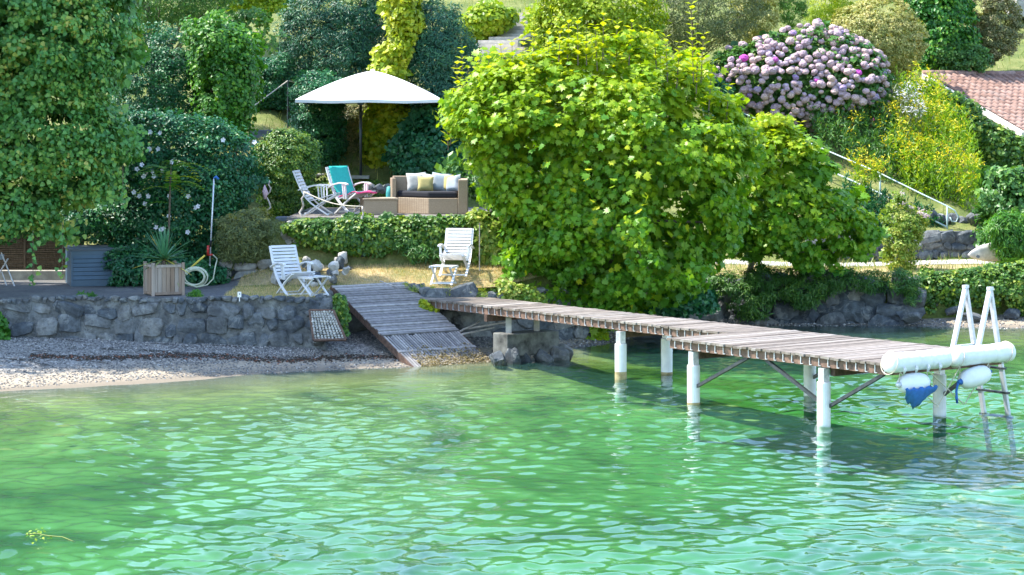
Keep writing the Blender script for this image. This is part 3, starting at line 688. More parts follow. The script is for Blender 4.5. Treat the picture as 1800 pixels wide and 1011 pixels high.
# weed and pebbles lying on the foot of the ramp
def pebbles(n, fn, smin, smax, seed, flat=.55):
    rg = np.random.default_rng(seed); P = fn(rg, n); n = len(P)
    base = np.array([[1, 0, 0], [0, 1, 0], [-1, 0, 0], [0, -1, 0], [0, 0, 1], [0, 0, -1.]]); fc = np.array([[0, 1, 4], [1, 2, 4], [2, 3, 4], [3, 0, 4], [1, 0, 5], [2, 1, 5], [3, 2, 5], [0, 3, 5]])
    s = np.exp(rg.uniform(math.log(smin), math.log(smax), n))[:, None, None]; a = rg.uniform(0, 6.28, n); ca, sa = np.cos(a), np.sin(a)
    B = base[None]*rg.uniform(.7, 1.3, (n, 6, 1))*np.array([1, .75, flat]); V = np.stack([B[..., 0]*ca[:, None]-B[..., 1]*sa[:, None], B[..., 0]*sa[:, None]+B[..., 1]*ca[:, None], B[..., 2]], -1)*s+P[:, None]
    F = fc[None]+(np.arange(n)*6)[:, None, None]
    return V.reshape(-1, 3), F.reshape(-1, 3), np.repeat(rg.random(n), 6)
M['pebble'] = leafmat('pebble', [(0, (.06, .063, .068)), (.5, (.17, .165, .155)), (.85, (.28, .265, .245)), (1, (.54, .52, .48))], 0.0, .8, (1, 1, 1), lift=1)
M['weed'] = leafmat('washed_up_weed', [(0, (.12, .085, .03)), (.5, (.28, .21, .07)), (1, (.50, .42, .30))], .1, .8, (1, 1, 1), lift=1)
def rampw(rg, n):
    t = 3.5-np.abs(rg.normal(0, .36, n)); s = rg.uniform(.2, RW-.02, n); ok = t > 2.5
    P = np.array([tuple(rp(a, b, .0)) for a, b in zip(t[ok], s[ok])]); P[:, 2] += rg.uniform(0, .05, len(P)); return P
V, F, ti = pebbles(2600, rampw, .012, .03, 3)
np_obj('washed_up_weed', V, F, M['weed'], ramp_o, tint=ti, kind='stuff')
def beachp(rg, n):
    x = rg.uniform(-13, 0.4, n); f = front(x); s0 = shore(x); y = s0+1.3+(f-s0-1.3)*rg.random(n)**.8; P = np.stack([x, y, bed_z(x, y)+.004], 1); return P[(y < f) & (P[:, 2] > .08)]
V, F, ti = pebbles(12000, beachp, .012, .036, 9)
tag(np_obj('beach_pebbles', V, F, M['pebble'], tint=ti), 'grey and white pebbles spread over the beach below the wall', 'pebbles', kind='stuff')
def beachp3(rg, n):
    x = rg.uniform(-13, -1.6, n); s0 = shore(x); y = s0+.05+1.6*rg.random(n); return np.stack([x, y, bed_z(x, y)+.003], 1)
V, F, ti = pebbles(5200, beachp3, .010, .032, 19)
tag(np_obj('sand_pebbles', V, F, M['pebble'], tint=ti), 'scattered pebbles on the sandy strip at the waterline', 'pebbles', kind='stuff')
def beachp2(rg, n):
    x = rg.uniform(-1.5, 17, n); f = front(x); s0 = shore(x); y = s0-.3+(f-s0+.3)*rg.random(n); P = np.stack([x, y, bed_z(x, y)+.004], 1); return P[(y < f)]
V, F, ti = pebbles(5000, beachp2, .012, .05, 10)
tag(np_obj('shore_pebbles', V, F, M['pebble'], tint=ti), 'pebbles along the waterline behind the pier', 'pebbles', kind='stuff')
def wrack(rg, n):
    x = rg.uniform(-9.5, -2.0, n); y = np.interp(x, [-9.5, -7, -4, -2], [44.7, 45.5, 46.2, 46.6])+rg.normal(0, .13, n)+.25*np.sin(x*1.7)*.5; P = np.stack([x, y, bed_z(x, y)+.012], 1); return P[y < 46.75]
V, F, ti = pebbles(2600, wrack, .012, .04, 12, .4)
M['wrack'] = leafmat('dark_wrack', [(0, (.02, .018, .015)), (.8, (.06, .045, .03)), (1, (.30, .10, .05))], 0, .9, (1, 1, 1), lift=1)
tag(np_obj('beach_wrack', V, F, M['wrack'], tint=ti), 'dark line of washed up weed across the beach', 'seaweed', kind='stuff')

# ------------------------------------------------------------------ right bank: rocks, low wall, rail, kayak
def rockset(name, label, spots, ms, seed, group):
    r = random.Random(seed); k = 0
    for (px, py, d, wx, hz) in spots:
        c = at(px, py, d); k += 1
        o = piece(name, ms[k % 6], None, c, (r.uniform(-.3, .3), r.uniform(-.3, .3), r.uniform(-.5, .5)), (wx, wx*.7, hz))
        tag(o, label[k-1] if isinstance(label, list) else label, 'rock', group)
rw = thing('rock_bank', 'dark weathered rock face of the bank behind the pier platform', 'rock bank', (7.2, 55.6, .2))
r = random.Random(12)
for i in range(64):
    t = (i+.5)/64; px = 1130+ (1615-1130)*t+r.uniform(-14, 14); lv = i % 4
    x = (px-900)/FPX*55.4; yb = float(front(x)); z = -.02+.33*lv*r.uniform(.85, 1.1); sz = r.uniform(.26, .46)*(1.15-.1*lv)
    piece('rock', r.choice(ST_ROCK), rw, (x, yb-.30+.10*lv+r.uniform(-.12, .05), z), (r.uniform(-.5, .5), r.uniform(-.5, .5), r.uniform(-.8, .8)), (sz*1.25, sz*.8, sz*.78))
right_rocks = [(1640, 528, 55.6, .16, .2), (1675, 545, 55.3, .2, .1), (1735, 541, 55.4, .17, .12), (1782, 552, 55.2, .25, .16), (1600, 560, 54.6, .3, .12), (1710, 556, 54.9, .3, .07), (1250, 556, 55, .35, .16), (1030, 590, 50.8, .18, .1)]
rockset('shore_rock', ['dark upright rock on the small right beach', 'low dark stone lying on the right beach', 'flat grey rock on the sand behind the ladder', 'grey boulder at the right edge of the picture', 'wet rock at the end of the dark rock bank', 'flat tan rock at the waterline of the right beach', 'pale rock at the foot of the bank under the maple', 'small stone at the waterline behind the pier'], right_rocks, ST_ROCK, 4, None)
lw = thing('low_stone_wall', 'low mottled stone wall below the stair handrail', 'wall', (11, 60.5, 1.2))
MB().bar((8.0, 60.62, 1.60), (12.35, 60.62, 1.60), .26, .74).build('mortar_core', M['grout'], lw)
rubble(lw, (8.0, 60.46, 0), (12.35, 60.46, 0), 1.2, 1.98, ST_WALL, .2, .22, .36, 31)
r = random.Random(17)
for k in range(7): piece('stone', ST_WALL[k % 6], lw, (11.3+k*.22, 61.4+r.uniform(-.2, .2), 2.15+r.uniform(0, .2)), (r.random(), r.random(), r.random()*3), (.2, .16, .14))
hr = thing('stair_handrail', 'pale painted handrail with curled end climbing the right slope', 'handrail', at(1665, 402, 61))
top = [at(1250, 172, 66.8), at(1300, 196, 66), at(1440, 259, 64), at(1547, 305, 62.4), at(1620, 341, 61.5), at(1664, 362, 61), at(1678, 370, 60.9), at(1685, 381, 60.9), at(1681, 390, 60.9), at(1673, 389, 60.9), at(1670, 382, 60.9)]
M['rail'] = plain('pale_green_rail', (.40, .52, .51), .4, .06)
MB().tube(top, .021, 8).build('top_rail', M['rail'], hr, smooth=True)
MB().tube([at(1290, 222, 66), at(1440, 292, 64), at(1547, 340, 62.4), at(1664, 399, 61)], .024, 8).build('lower_rail', M['rail'], hr, smooth=True)
for (px, y0, y1, d) in ((1665, 362, 412, 61), (1547, 305, 362, 62.4), (1440, 259, 312, 64), (1330, 209, 256, 65.6)): MB().tube([at(px, y0, d), at(px, y1, d)], .026, 8).build('post', M['rail'], hr, smooth=True)
def kayak():
    root = thing('paddle_board', 'pale pointed bow of a board lying under the vines on the bank', 'paddle board', at(1745, 460, 58.2))
    a = at(1701, 448, 57.9); b = at(1800, 441, 58.4); ax = (b-a); n = 14; vs = []; mb = MB(); path = []; rr = []
    for i in range(n+1):
        t = i/n; hw = .24*math.sin(min(1, t*2.2)*math.pi/2)**.75+.012; p = a+ax*t+Vector((0, 0, .05*math.sin(t*2)))
        for k in range(12):
            an = 2*math.pi*k/12; vs.append(p+Vector((0, .42*hw*math.cos(an), hw*math.sin(an)*.98)))
    fs = [(i*12+k, i*12+(k+1) % 12, i*12+12+(k+1) % 12, i*12+12+k) for i in range(n) for k in range(12)]+[tuple(range(11, -1, -1))]
    mb.add(vs, fs).build('hull', M['whiteboard'], root, smooth=True)
    MB().box(at(1719, 451, 57.75), (.09, .03, .07), Matrix.Rotation(.4, 3, 'Y')).build('dark_mark', M['slate'], root)
M['whiteboard'] = plain('scuffed_white_board', (.62, .60, .56), .5, .2, 7)
kayak()

# ------------------------------------------------------------------ house roof on the right
RA = Vector((13.05, 72.0, 6.36)); RDir = Vector((.925, .38, 0)).normalized(); SD = Vector((.38, -.925, 0)).normalized(); SDr = (SD*5.4+Vector((0, 0, -1.8))); SLn = SDr.length; SDn = SDr.normalized()
RN = RDir.cross(SDn).normalized()
if RN.z < 0: RN = -RN
house = thing('garden_house', 'garden house with clay tiled roof and ivy covered wall at right', 'house', (15, 68, 3))
def rf(t, s, h=0): return RA+RDir*t+SDn*s+RN*h
def slab(p, q, r_, s_, th, name, mat):
    vs = [p, q, r_, s_]+[x-RN*th for x in (p, q, r_, s_)]
    return MB().add(vs, [(0, 1, 2, 3), (7, 6, 5, 4), (0, 4, 5, 1), (1, 5, 6, 2), (2, 6, 7, 3), (3, 7, 4, 0)]).build(name, mat, house)
roof = slab(rf(.03, 0, -.03), rf(9, 0, -.03), rf(9, SLn, -.03), rf(.03, SLn, -.03), .10, 'roof', M['grout'])
nb_ = -SD; 
tv = []; nx_, ny_ = 8, 3
TWD, TLN = .235, .40
for j in range(ny_):
    for i in range(nx_):
        x = TWD*i/(nx_-1)*1.04; y = TLN*j/(ny_-1); tv.append((x, y, .035*math.sin(i/(nx_-1)*2*math.pi)+.018*(j/(ny_-1)) + .02))
tm = MB().add(tv+[(x, y, z-.022) for x, y, z in tv[-nx_:]], [(j*nx_+i, j*nx_+i+1, (j+1)*nx_+i+1, (j+1)*nx_+i) for j in range(ny_-1) for i in range(nx_-1)]+[((ny_-1)*nx_+i, (ny_-1)*nx_+i+1, ny_*nx_+i+1, ny_*nx_+i) for i in range(nx_-1)]).mesh('roof_tile', M['tile'], True)
TR = Matrix((RDir, SDn, RDir.cross(SDn))).transposed()
if TR.col[2].z < 0: TR = Matrix((RDir, SDn, -RDir.cross(SDn))).transposed()
flip = TR.determinant() < 0
r = random.Random(2); cnt = 0; row = 0; s = .05
while s < SLn-.2:
    tmax = 3.75*(1-s/SLn)+.9; t = .02
    while t < tmax and cnt < 298:
        o = piece('roof_tile', tm, house, rf(t, s, .0)); mm = TR.to_4x4(); mm.translation = rf(t+r.uniform(-.006, .006), s+r.uniform(-.012, .012), r.uniform(0, .012))-wloc(house)
        o.matrix_basis = mm; cnt += 1; t += TWD
    s += .335
rt = MB().tube([(0, 0, 0), (.2, 0, .0), (.4, 0, .0)], [.115, .12, .13], 12).mesh('ridge_tile', M['tile'], True)
for k in range(12):
    o = bpy.data.objects.new('ridge_tile', rt); link(o, house); o.location = rf(-.06+k*.38, -.02, -.01)-wloc(house); o.rotation_euler = (0, r.uniform(-.02, .02), math.atan2(RDir.y, RDir.x))
slab(rf(-.10, -.05, .0), rf(.03, -.05, .0), rf(.03, SLn, .0), rf(-.10, SLn, .0), .16, 'verge_board', M['cream'])
g0 = rf(.12, 0, -.15); g1 = rf(.12, SLn, -.15); gb = Vector((g0.x-SD.x*5.4, g0.y-SD.y*5.4, g1.z))
vs = [g1, g0, gb, Vector((gb.x, gb.y, 2)), Vector((g1.x, g1.y, 2))]; th = RDir*.3
MB().add(vs+[v+th for v in vs], [(0, 1, 2, 3, 4), (9, 8, 7, 6, 5)]+[(i, (i+1) % 5, 5+(i+1) % 5, 5+i) for i in range(5)]).build('gable_wall', M['cream'], house)
fw0 = rf(.12, SLn-.3, -.2); MB().bar(Vector((fw0.x, fw0.y, 3.2)), Vector((fw0.x, fw0.y, 3.2))+RDir*9, .3, 2.6).build('front_wall', M['cream'], house)
# villa corner, upper right
vl = thing('villa', 'pale villa corner with white window surround behind the shrubs', 'house', (18.3, 82, 9.6))
MB().box((20.6, 84, 11.4), (5.2, 6, 5.5)).build('wall', M['cream'], vl)
MB().box((20.6, 84, 9.0), (5.3, 6.1, .9)).build('plinth', M['concrete'], vl)
wf = MB().box((18.45, 80.95, 11.2), (.22, .12, 2.6)).build('window_frame', M['white'], vl)
MB().box((18.95, 80.97, 11.2), (.7, .06, 2.4)).build('window_pane', M['darkmetal'], wf)
MB().box((18.4, 80.9, 9.9), (.9, .3, .12)).build('sill', M['white'], vl)

# ------------------------------------------------------------------ stone steps up the hill
stp = thing('stone_steps', 'sunlit stone garden steps climbing past the green bush', 'steps', at(890, 95, 67))
spm = []
for i in range(4):
    m_ = MB().box((0, 0, 0), (1.0, .42, .10)).mesh('step', M['stepstone']); spm.append(m_)
for i in range(13):
    t = i/12; px = 872+50*t+(12*math.sin(i*1.3)); d = 66.5+5.8*t; z0 = at(px, 98-72*t, d)
    piece('step', spm[i % 4], stp, z0, (0, 0, -.25+.03*math.sin(i*2.1)), (1.45-.65*t, 1.0, 1.0))
MB().box(at(800, 4, 78), (.35, .3, 2.0)).build('gate_post', M['white'], tag(thing('white_gate_post', 'white gate post at the top edge left of the green bush', 'post', at(800, 20, 78))))
fn = thing('plank_fence', 'dark wooden plank fence behind the green bush at the top edge', 'fence', at(880, 20, 76))
fpm = MB().box((0, 0, 0), (.15, .04, 1.6)).mesh('fence_plank', M['bark'])
for i in range(9): piece('fence_plank', fpm, fn, at(858+i*10, -18+(i % 3)*2, 76), (0, 0, .05*(i % 2)))

# ------------------------------------------------------------------ garden chairs
def sl_bar(mb, p, q, wd, th, up=(0, 0, 1)): mb.bar(p, q, wd, th, up)
def make_chair():
    root = thing('garden_chair', '', 'chair'); BW = .29
    BK = [(0.0, 1.0), (.10, .76), (.20, .55), (.30, .39), (.42, .27), (.60, .14), (.82, 0.0)]
    def bpt(z):
        zs = [b[1] for b in BK][::-1]; x_ = [b[0] for b in BK][::-1]; return float(np.interp(z, zs, x_))
    for s in (-1, 1):
        y = s*BW; mb = MB()
        for a, b in zip(BK[:-1], BK[1:]): mb.bar((a[0], y, a[1]), (b[0], y, b[1]), .028, .052, (0, 1, 0))
        mb.build('back_rail', M['whitewood'], root, world=False)
        mb = MB(); mb.bar((.24, y*.86, 0), (.62, y*.86, .27), .028, .05, (0, 1, 0)); mb.bar((.60, y*.86, .26), (.96, y*.86, .46), .028, .05, (0, 1, 0)); mb.build('leg', M['whitewood'], root, world=False)
        mb = MB(); A = [(.13, .57), (.28, .635), (.48, .675), (.66, .67), (.75, .645)]
        for a, b in zip(A[:-1], A[1:]): mb.bar((a[0], s*(BW+.035), a[1]), (b[0], s*(BW+.035), b[1]), .062, .026)
        mb.build('armrest', M['whitewood'], root, world=False)
        for xx in (.58, .65): MB().bar((xx, s*(BW+.03), .655), (xx+.02, s*(BW+.0), .33), .024, .04, (0, 1, 0)).build('arm_post', M['whitewood'], root, world=False)
    for k in range(10):
        z = .985-k*.068; x = bpt(z); mb = MB(); mb.bar((x+.028, -BW+.01, z), (x+.028, BW-.01, z), .054, .014, (math.cos(.42), 0, math.sin(.42))); mb.build('back_slat', M['whitewood'], root, world=False)
    for k in range(7):
        t = k/6; MB().bar((.42+.53*t, -BW+.02, .335+.155*t), (.42+.53*t, BW-.02, .335+.155*t), .062, .016, (-.25, 0, 1)).build('seat_slat', M['whitewood'], root, world=False)
    for (x, z) in ((.80, .03), (.27, .04)): MB().bar((x, -BW*.9, z), (x, BW*.9, z), .03, .03).build('stretcher', M['whitewood'], root, world=False)
    return root
def make_stool():
    root = thing('footstool', '', 'footstool')
    for k in range(6): MB().bar((.04+.075*k, -.25, .40), (.04+.075*k, .25, .40), .055, .016).build('slat', M['whitewood'], root, world=False)
    for s in (-1, 1):
        MB().bar((0, s*.25, .385), (.46, s*.25, .385), .028, .045).build('side_rail', M['whitewood'], root, world=False)
        MB().bar((.03, s*.235, .37), (.42, s*.235, 0), .026, .04, (0, 1, 0)).build('leg', M['whitewood'], root, world=False)
        MB().bar((.43, s*.205, .37), (.04, s*.205, 0), .026, .04, (0, 1, 0)).build('leg', M['whitewood'], root, world=False)
    for x in (.08, .38): MB().bar((x, -.24, .03), (x, .24, .03), .026, .026).build('stretcher', M['whitewood'], root, world=False)
    return root
def copy_tree(o, parent=None):
    c = o.copy(); COL.objects.link(c); c.parent = parent
    for ch in list(o.children): copy_tree(ch, c)
    return c
def put(o, p, ang, label, group, sc_=1.0):
    o.location = p; o.rotation_euler = (0, 0, ang); o.scale = (sc_,)*3; o['label'] = label; o['group'] = group; return o
ch0 = make_chair(); st0 = make_stool()
CG = 'white folding garden chairs'; TZ = 2.765
chA = put(ch0, (-5.0, 52.6, TZ), -.12, 'white slatted chair facing the wicker table, seen from its side', CG, 1.02)
chB = put(copy_tree(ch0), (-4.12, 53.5, TZ), -.80, 'white slatted chair with a teal towel over its back', CG, 1.08)
def gz(x, y): return float(ground_z(np.array(x), np.array(y)))
pC = (-4.86, 48.15); chC = put(copy_tree(ch0), (pC[0], pC[1], gz(*pC)), -1.0, 'white slatted chair on the shaded grass above the pebble panel', CG, 1.0)
pD = (-1.16, 50.66); chD = put(copy_tree(ch0), (pD[0], pD[1], gz(-1.3, 50.2)), -1.74, 'white slatted chair standing in the sun against the ivy bank', CG, 1.0)
p = (-4.30, 47.62); put(st0, (p[0], p[1], gz(*p)), -.75, 'white folding footstool in front of the shaded chair', 'white folding footstools', 1.0)
p = (-1.42, 49.78); put(copy_tree(st0), (p[0], p[1], gz(*p)), -1.86, 'white folding footstool in front of the sunlit chair', 'white folding footstools', 1.0)
# towels
def towel(label, fn, mat, n=14, m=8):
    vs = [fn(i/(n-1), j/(m-1)) for i in range(n) for j in range(m)]
    fs = [(i*m+j, (i+1)*m+j, (i+1)*m+j+1, i*m+j+1) for i in range(n-1) for j in range(m-1)]
    o = MB().add(vs, fs).build('towel', mat, None, smooth=True); s = o.modifiers.new('thick', 'SOLIDIFY'); s.thickness = .012
    return tag(o, label, 'towel')
cm = Matrix.Translation(chB.location) @ Matrix.Rotation(-.80, 4, 'Z') @ Matrix.Scale(1.08, 4)
def tw1(t, s):
    if t < .15: x, z = -.05-.03*t/.15, .86+.16*t/.15
    else:
        q = (t-.15)/.85; z = 1.03-.62*q; x = np.interp(z, [.27, .39, .55, .76, 1.0, 1.1], [.42, .30, .20, .10, 0, -.02])+.055
    return cm @ Vector((x+.006*math.sin(s*9+t*5), (s-.5)*.52, z))
towel('teal towel hung over the back of the terrace chair', tw1, M['teal'])
def tw2(t, s):
    x = .40+.62*t; z = .375+.15*t+.012*math.sin(s*7+t*11)
    if t > .9: z -= (t-.9)*.6
    return cm @ Vector((x, (s-.5)*.56, z))
towel('bright pink towel spread on the seat of the terrace chair', tw2, M['pink'])

# ------------------------------------------------------------------ wicker sofa, cushions, table
SO = at(755, 378, 52.9); SO.z = TZ
sofa = thing('wicker_sofa', 'tan wicker corner sofa with black seat pad and pillows', 'sofa', SO)
def sx(p): return (SO.x+p[0], SO.y+p[1])
base_p = [sx(p) for p in ((-.80, .62), (-.02, .0), (.66, .02), (.66, 1.02), (-.86, 1.02))]
MB().prism(base_p, TZ, TZ+.37).build('seat_base', M['wicker'], sofa, bevel=.012)
MB().prism([sx(p) for p in ((.665, .0), (.88, .02), (.88, 1.14), (.665, 1.14))], TZ, TZ+.80).build('armrest', M['wicker'], sofa, bevel=.015)
MB().prism([sx(p) for p in ((-.90, 1.025), (.66, 1.025), (.66, 1.15), (-.92, 1.15))], TZ, TZ+.86).build('backrest', M['wicker'], sofa, bevel=.015)
MB().prism([sx(p) for p in ((-.90, .60), (-.81, .62), (-.87, 1.02), (-.97, 1.02))], TZ, TZ+.82).build('side_panel', M['wicker'], sofa, bevel=.01)
sp = MB().prism([sx(p) for p in ((-.76, .66), (-.03, .03), (.64, .05), (.64, 1.0), (-.80, 1.0))], TZ+.375, TZ+.52).build('seat_pad', M['black'], None, bevel=.04)
tag(sp, 'black seat pad lying on the wicker sofa', 'seat pad')
def pillow_mesh(mat, wd, ht, th):
    n = 10; vs = []; fs = []
    for sd in (-1, 1):
        for i in range(n+1):
            for j in range(n+1):
                a = 2*i/n-1; b = 2*j/n-1; e = max(0, (1-a**4)*(1-b**4))**.5; pin = 1-.10*(1-abs(a))*abs(b)**3-.0; pin2 = 1-.10*(1-abs(b))*abs(a)**3
                vs.append((a*wd/2*pin2, sd*th/2*e, b*ht/2*pin))
    N = (n+1)*(n+1)
    for k in range(2):
        for i in range(n):
            for j in range(n):
                q = [k*N+i*(n+1)+j, k*N+(i+1)*(n+1)+j, k*N+(i+1)*(n+1)+j+1, k*N+i*(n+1)+j+1]; fs.append(tuple(q if k == 0 else q[::-1]))
    return MB().add(vs, fs).mesh('pillow', mat, True)
def pillow(label, px, d, mat, sz, rz, tilt, roll=0, dz=0):
    c = at(px, 300, d); o = piece('pillow', pillow_mesh(M[mat], sz, sz*.95, .17), None, (c.x, d, TZ+.52+sz*.44+dz), (tilt, roll, rz)); tag(o, label, 'pillow', 'pillows on the wicker sofa')
pillow('leftmost whitish pillow leaning on the sofa back', 732, 53.72, 'cushwhite', .47, .10, -.22, -.06)
pillow('pale pillow half hidden behind the first mustard pillow', 757, 53.70, 'cushwhite', .44, .1, -.22, .08)
pillow('square mustard pillow in front of the whitish pillows', 748, 53.50, 'cushyellow', .38, .05, -.28, .03)
pillow('blue grey pillow in the middle of the sofa', 775, 53.66, 'cushgrey', .46, -.1, -.2, .10)
pillow('narrow mustard pillow between the two blue grey pillows', 788, 53.55, 'cushyellow', .42, -1.05, -.12, .0)
pillow('blue grey pillow leaning on the right arm of the sofa', 797, 53.36, 'cushgrey', .42, -.75, -.25, -.12)
TO = at(668, 378, 52.7); TO.z = TZ
tabl = thing('wicker_table', 'low rectangular wicker table beside the sofa', 'table', TO, .22)
MB().box((0, .22, .17), (.78, .62, .34)).build('base', M['wicker'], tabl, world=False, bevel=.01)
MB().box((0, .22, .362), (.83, .67, .04)).build('table_top', M['wicker'], tabl, world=False, bevel=.01)
tt = MB(); c = at(684, 352, 53.9); tt.lathe([(.0, TZ+.62), (.055, TZ+.60), (.075, TZ+.45), (.085, TZ)], (c.x, c.y, 0), 14)
tag(tt.build('teal_tube', M['tealtube'], None, smooth=True), 'teal upright tube standing beside the left end of the sofa', 'tube')
# ------------------------------------------------------------------ parasol
UD = 58.0; UC = at(655, 176, UD); PB = at(634, 310, UD); 
para = thing('parasol', 'large white parasol over the terrace on a grey pole', 'parasol', (PB.x, UD, gz(PB.x, UD)))
def canopy():
    n = 32; rows = 10; hw = 1.80; hz = .74; vs = []; fs = []
    corners = [(1, -1), (1, 1), (-1, 1), (-1, -1)]
    for i in range(rows+1):
        t = i/rows; z = hz*(1-t**1.35)
        for k in range(n):
            q = k/n*4; a = int(q); f = q-a; c0 = corners[a]; c1 = corners[(a+1) % 4]
            x = c0[0]*(1-f)+c1[0]*f; y = c0[1]*(1-f)+c1[1]*f; sg = math.sin(f*2*math.pi)**2*.05*t*t
            vs.append(Vector((UC.x+x*hw*t*(1-.02*sg), UD+y*hw*t, UC.z+z-sg*.5)))
    for i in range(rows):
        for k in range(n): fs.append((i*n+k, i*n+(k+1) % n, (i+1)*n+(k+1) % n, (i+1)*n+k))
    b = len(vs)
    for k in range(n): vs.append(vs[rows*n+k]+Vector((0, 0, -.07)))
    for k in range(n): fs.append((rows*n+k, rows*n+(k+1) % n, b+(k+1) % n, b+k))
    o = MB().add(vs, fs).build('canopy', M['canvas'], para, smooth=False); s = o.modifiers.new('thick', 'SOLIDIFY'); s.thickness = .006
    MB().lathe([(0, hz+.05), (.05, hz+.04), (.07, hz-.01)], (UC.x, UD, UC.z), 12).build('finial', M['canvas'], para)
    for cx, cy in [(1, -1), (1, 1), (-1, 1), (-1, -1), (0, -1), (1, 0), (0, 1), (-1, 0)]:
        pth = []
        for t in np.linspace(.05, .98, 7): pth.append(Vector((UC.x+cx*hw*t, UD+cy*hw*t, UC.z+hz*(1-t**1.35)-.035-.04*t)))
        MB().tube(pth, .012, 5).build('rib', M['darkmetal'], para)
canopy()
MB().tube([Vector((PB.x, UD, gz(PB.x, UD)-.05)), Vector((PB.x, UD, UC.z+.15))], .038, 12).build('pole', M['darkmetal'], para, smooth=True)
MB().tube([Vector((PB.x, UD, UC.z+.10)), Vector((UC.x, UD, UC.z+.45))], .035, 8).build('tilt_arm', M['darkmetal'], para, smooth=True)
MB().box((PB.x, UD, UC.z-.05), (.16, .12, .14)).build('crank_box', M['darkmetal'], para)
MB().box((PB.x, UD, gz(PB.x, UD)+.04), (.45, .45, .08)).build('foot', M['concrete'], para)
# ------------------------------------------------------------------ bird bath, rope fence, railing, small stones
bb_ = at(545, 307, 57.2); bz = gz(bb_.x, 57.2)
bb = thing('bird_bath', 'shallow stone bird bath with a small loop of driftwood', 'bird bath', (bb_.x, 57.2, bz))
MB().lathe([(.0, bb_.z-.10), (.12, bb_.z-.09), (.34, bb_.z-.02), (.38, bb_.z+.02), (.34, bb_.z+.015), (.0, bb_.z-.03)], (bb_.x, 57.2, 0), 20).build('bowl', M['concrete'], bb, smooth=True)
MB().lathe([(.16, bz-.1), (.10, bz+.1), (.09, bb_.z-.09)], (bb_.x, 57.2, 0), 14).build('pedestal', M['concrete'], bb, smooth=True)
MB().tube([bb_+Vector(v) for v in ((-.02, 0, -.03), (0, 0, .14), (.05, 0, .24), (.10, 0, .16), (.11, 0, -.03))], [.025, .022, .018, .022, .025], 7).build('driftwood_loop', M['driftwood'], bb, smooth=True)
tag(piece('boulder', ST_PALE[1], None, at(590, 314, 56.9), (0, .3, 1), (.17, .15, .24)), 'pale upright boulder behind the teal towel chair', 'rock')
for i, (px, py, d) in enumerate(((648, 330, 55.9), (662, 332, 55.8), (676, 334, 55.9))):
    o = tag(piece('edging_stone', ST_ROCK[i], None, at(px, py, d), (i, .3, i*2), (.16, .12, .13)), ('edging stone right beside the teal towel chair', 'middle edging stone between the teal chair and the sofa', 'edging stone nearest the teal tube')[i], 'stone', 'edging stones behind the terrace')
def wavy(p, q, r0, amp, seed, n=9):
    rg = np.random.default_rng(seed); pts_ = [Vector(p).lerp(Vector(q), i/n)+Vector((rg.normal(0, amp), rg.normal(0, amp), 0))*(1 if 0 < i < n else 0) for i in range(n+1)]
    return MB().tube(pts_, [r0*(1-.3*i/n) for i in range(n+1)], 7)
rfn = thing('driftwood_post_fence', 'crooked driftwood posts with rope in front of the terrace table', 'fence', at(635, 452, 51.1))
a0 = at(534, 337, 51.9); a1 = at(531, 392, 51.9); b0 = at(637, 363, 51.0); b1 = at(637, 452, 51.0)
wavy(a1, a0, .028, .035, 3).build('driftwood_post', M['driftwood'], rfn, smooth=True)
wavy(b0.lerp(b1, .45), b0, .028, .03, 5, 6).build('driftwood_post', M['driftwood'], rfn, smooth=True)
MB().tube([b1, b0.lerp(b1, .42)], .03, 8).build('iron_stake', M['darkmetal'], rfn, smooth=True)
MB().tube([a0.lerp(b0, t)-Vector((0, 0, .10*math.sin(t*math.pi))) for t in np.linspace(0, 1, 9)], .014, 6).build('rope', M['rope'], rfn, smooth=True)
orn = thing('driftwood_ornament', 'crooked driftwood stick with a small pink ornament among the ivy', 'ornament', at(474, 375, 52.0))
wavy(at(472, 378, 52), at(474, 318, 52), .022, .04, 9).build('stick', M['driftwood'], orn, smooth=True)
MB().tube([at(466, 350, 51.95), at(466, 338, 51.95), at(465, 325, 51.95)], [.03, .07, .01], 8).build('pink_ornament', plain('dusty_pink', (.55, .38, .42), .8, .1), orn, smooth=True)
rl = thing('rope_railing', 'thin black posts with a pale rope above the left slope', 'railing', at(440, 240, 60))
MB().tube([at(438.5, 192, 59), at(438.5, 245, 59)], .022, 8).build('railing_post', M['darkmetal'], rl); MB().tube([at(506, 141, 61), at(506, 225, 61)], .022, 8).build('railing_post', M['darkmetal'], rl)
MB().tube([at(413, 232, 58), at(438.5, 192, 59), at(506, 142, 61), at(524, 146, 62)], .016, 6).build('rope', M['rope'], rl)
tag(MB().box(at(462, 236, 59.6), (.62, .3, .22)).build('slate_step', M['slate'], None, bevel=.01), 'dark slate step under the rope railing', 'step')
tag(MB().box(at(515, 391, 51.9), (.75, .5, .26)).build('slate_block', M['slate'], None, bevel=.01), 'blue grey slate step at the left end of the terrace', 'step')

